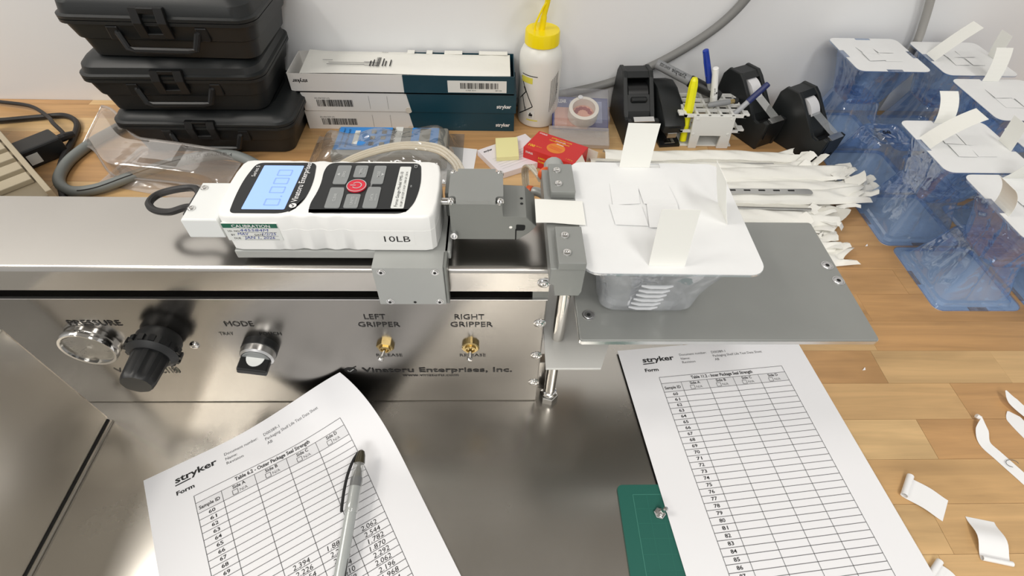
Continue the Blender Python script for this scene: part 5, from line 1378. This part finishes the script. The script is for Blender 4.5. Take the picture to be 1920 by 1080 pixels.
# ================================================================== pile of long white peel pouches
def pouch(i, label, x0, x1, y, z, hw, hh, ang, film_side, seed, flaps=3, inst=None):
    r = random.Random(seed); t = thing('peel_pouch', label, 'pouch', ((x0 + x1) / 2, y, z), 'long white peel pouches piled behind the platform')
    bm = B(); nx, ny = 46, 10; L = x1 - x0; g = []
    ph = r.uniform(0, 6); cr = []
    for j in range(ny + 1):
        row = []
        for k in range(nx + 1):
            u, v = k / nx, j / ny * 2 - 1
            tail = sm((u - .86) / .14); tw = 1 + .35 * tail + .06 * sin(u * 17 + ph)
            x = x0 + L * u + tail * .010 * sin(v * 3 + ph); yy = y + hw * v * tw + ang * (u - .5) * L + .0025 * sin(u * 9 + ph)
            dome = max(0, 1 - v * v) ** .5
            zz = z + hh * dome * (1 - .6 * tail) + .0012 * sin(u * 40 + v * 5 + ph) * (1 - abs(v)) + tail * .010 * (sin(v * 5 + ph) * .5 + .5) + .0010
            row.append(bm.verts.new((x, yy, max(zz, ZT + .0008))))
        g.append(row)
    for j in range(ny):
        for k in range(nx): bm.faces.new((g[j][k], g[j][k + 1], g[j + 1][k + 1], g[j + 1][k]))
    solid(bm, .0004)
    obj('sleeve', bm, M['pouchf' if film_side else 'pouchp'], t, smooth=True)
    bm = B()
    for q in range(flaps):
        c = Vector((x1 - .012 + r.uniform(-.012, .012), y + ang * L * .5 + r.uniform(-hw, hw) * .8, z + hh * .5)); dr = Vector((r.uniform(.5, 1), r.uniform(-.6, .7), r.uniform(.25, .9))).normalized(); sd_ = Vector((-dr.y, dr.x, r.uniform(-.4, .4))).normalized()
        l_, w_ = r.uniform(.020, .036), r.uniform(.006, .012); rows2 = []
        for k in range(5):
            f = k / 4; p = c + dr * l_ * f + Vector((0, 0, -.012 * f * f * r.uniform(.2, 1.0))); rows2.append([bm.verts.new(p - sd_ * w_ * (1 - .25 * f)), bm.verts.new(p + sd_ * .0015 + Vector((0, 0, .002))), bm.verts.new(p + sd_ * w_ * (1 - .1 * f))])
        for p, q2 in zip(rows2[:-1], rows2[1:]):
            bm.faces.new((p[0], p[1], q2[1], q2[0])); bm.faces.new((p[1], p[2], q2[2], q2[1]))
    solid(bm, .0003)
    obj('torn_end', bm, M['pouchp'], t, smooth=True)
    if inst == 'rod': obj('instrument', tube([(x0 + L * f, y - hw * .55 + ang * (f - .5) * L, z + hh + .0024) for f in (.02, .3, .6, .86)], .0024, 8), M['instr'], t, smooth=True, label='bright steel rod in the pouch')
    if inst == 'bar':
        xa, xb = x0 + L * .40, x0 + L * .80
        bm = prism_z(bez([(xa, y - .0062, .002), (xb, y - .0062, .005), (xb, y + .0062, .005), (xa, y + .0062, .002)], 4), z + hh + .0014, z + hh + .0030, .0003); b_ = obj('instrument', bm, M['instr'], t, label='flat slotted steel instrument in the pouch')
        for q in range(6): obj('instrument_slot', prism_z(bez([(xa + .012 + q * .022, y + .0005, .001), (xa + .022 + q * .022, y + .0005, .001), (xa + .022 + q * .022, y + .0035, .001), (xa + .012 + q * .022, y + .0035, .001)], 2), z + hh + .0030, z + hh + .0032), M['hole'], b_)
    return t
PN = ['hindmost', 'second', 'third', 'fourth', 'fifth', 'sixth', 'seventh', 'eighth', 'ninth', 'tenth', 'eleventh']
PD = [(.175, .500, .7120, .0060, .0150, .012, .00, 0, 2, None), (.150, .490, .6930, .0040, .0130, .010, .00, 1, 3, 'rod'), (.150, .505, .6740, .0100, .0150, .011, .01, 0, 4, None),
      (.145, .545, .6560, .0130, .0170, .013, .02, 0, 4, None), (.150, .540, .6380, .0060, .0150, .013, .00, 0, 3, None), (.150, .555, .6200, .0130, .0160, .012, .01, 0, 5, None),
      (.150, .545, .6010, .0160, .0150, .010, .00, 0, 4, 'bar'), (.150, .505, .5820, .0060, .0140, .012, -.03, 1, 3, 'rod'), (.150, .480, .5660, .0080, .0150, .012, -.03, 0, 4, None),
      (.150, .462, .5500, .0030, .0150, .010, -.02, 0, 3, None), (.150, .440, .5330, .0020, .0150, .010, -.01, 1, 2, 'rod')]
ex = {1: 'clear face showing a bright steel rod', 6: 'with a flat slotted steel instrument on show', 7: 'clear face with a thin steel rod', 10: 'mostly hidden behind the platform', 3: 'its torn end standing up', 5: 'with the longest torn end'}
for i, (x0, x1, y, z, hw, hh, ang, fs, fl_, ins) in enumerate(PD):
    pouch(i, 'long white peel pouch, %s from the back%s' % (PN[i], ', ' + ex[i] if i in ex else '') if i else 'long white peel pouch at the very back of the pile', x0, x1, y, ZT + z, hw, hh, ang, fs, 40 + i, fl_, ins)
pouch(11, 'white peel pouch end poking out behind the platform, upper of two', .300, .468, .5130, ZT + .002, .0150, .008, .02, 0, 61, 3, None)
pouch(12, 'white peel pouch end lying nearest the platform corner', .300, .484, .4880, ZT + .0005, .0140, .006, .0, 0, 62, 1, None)

bpy.data.objects.remove(_to)
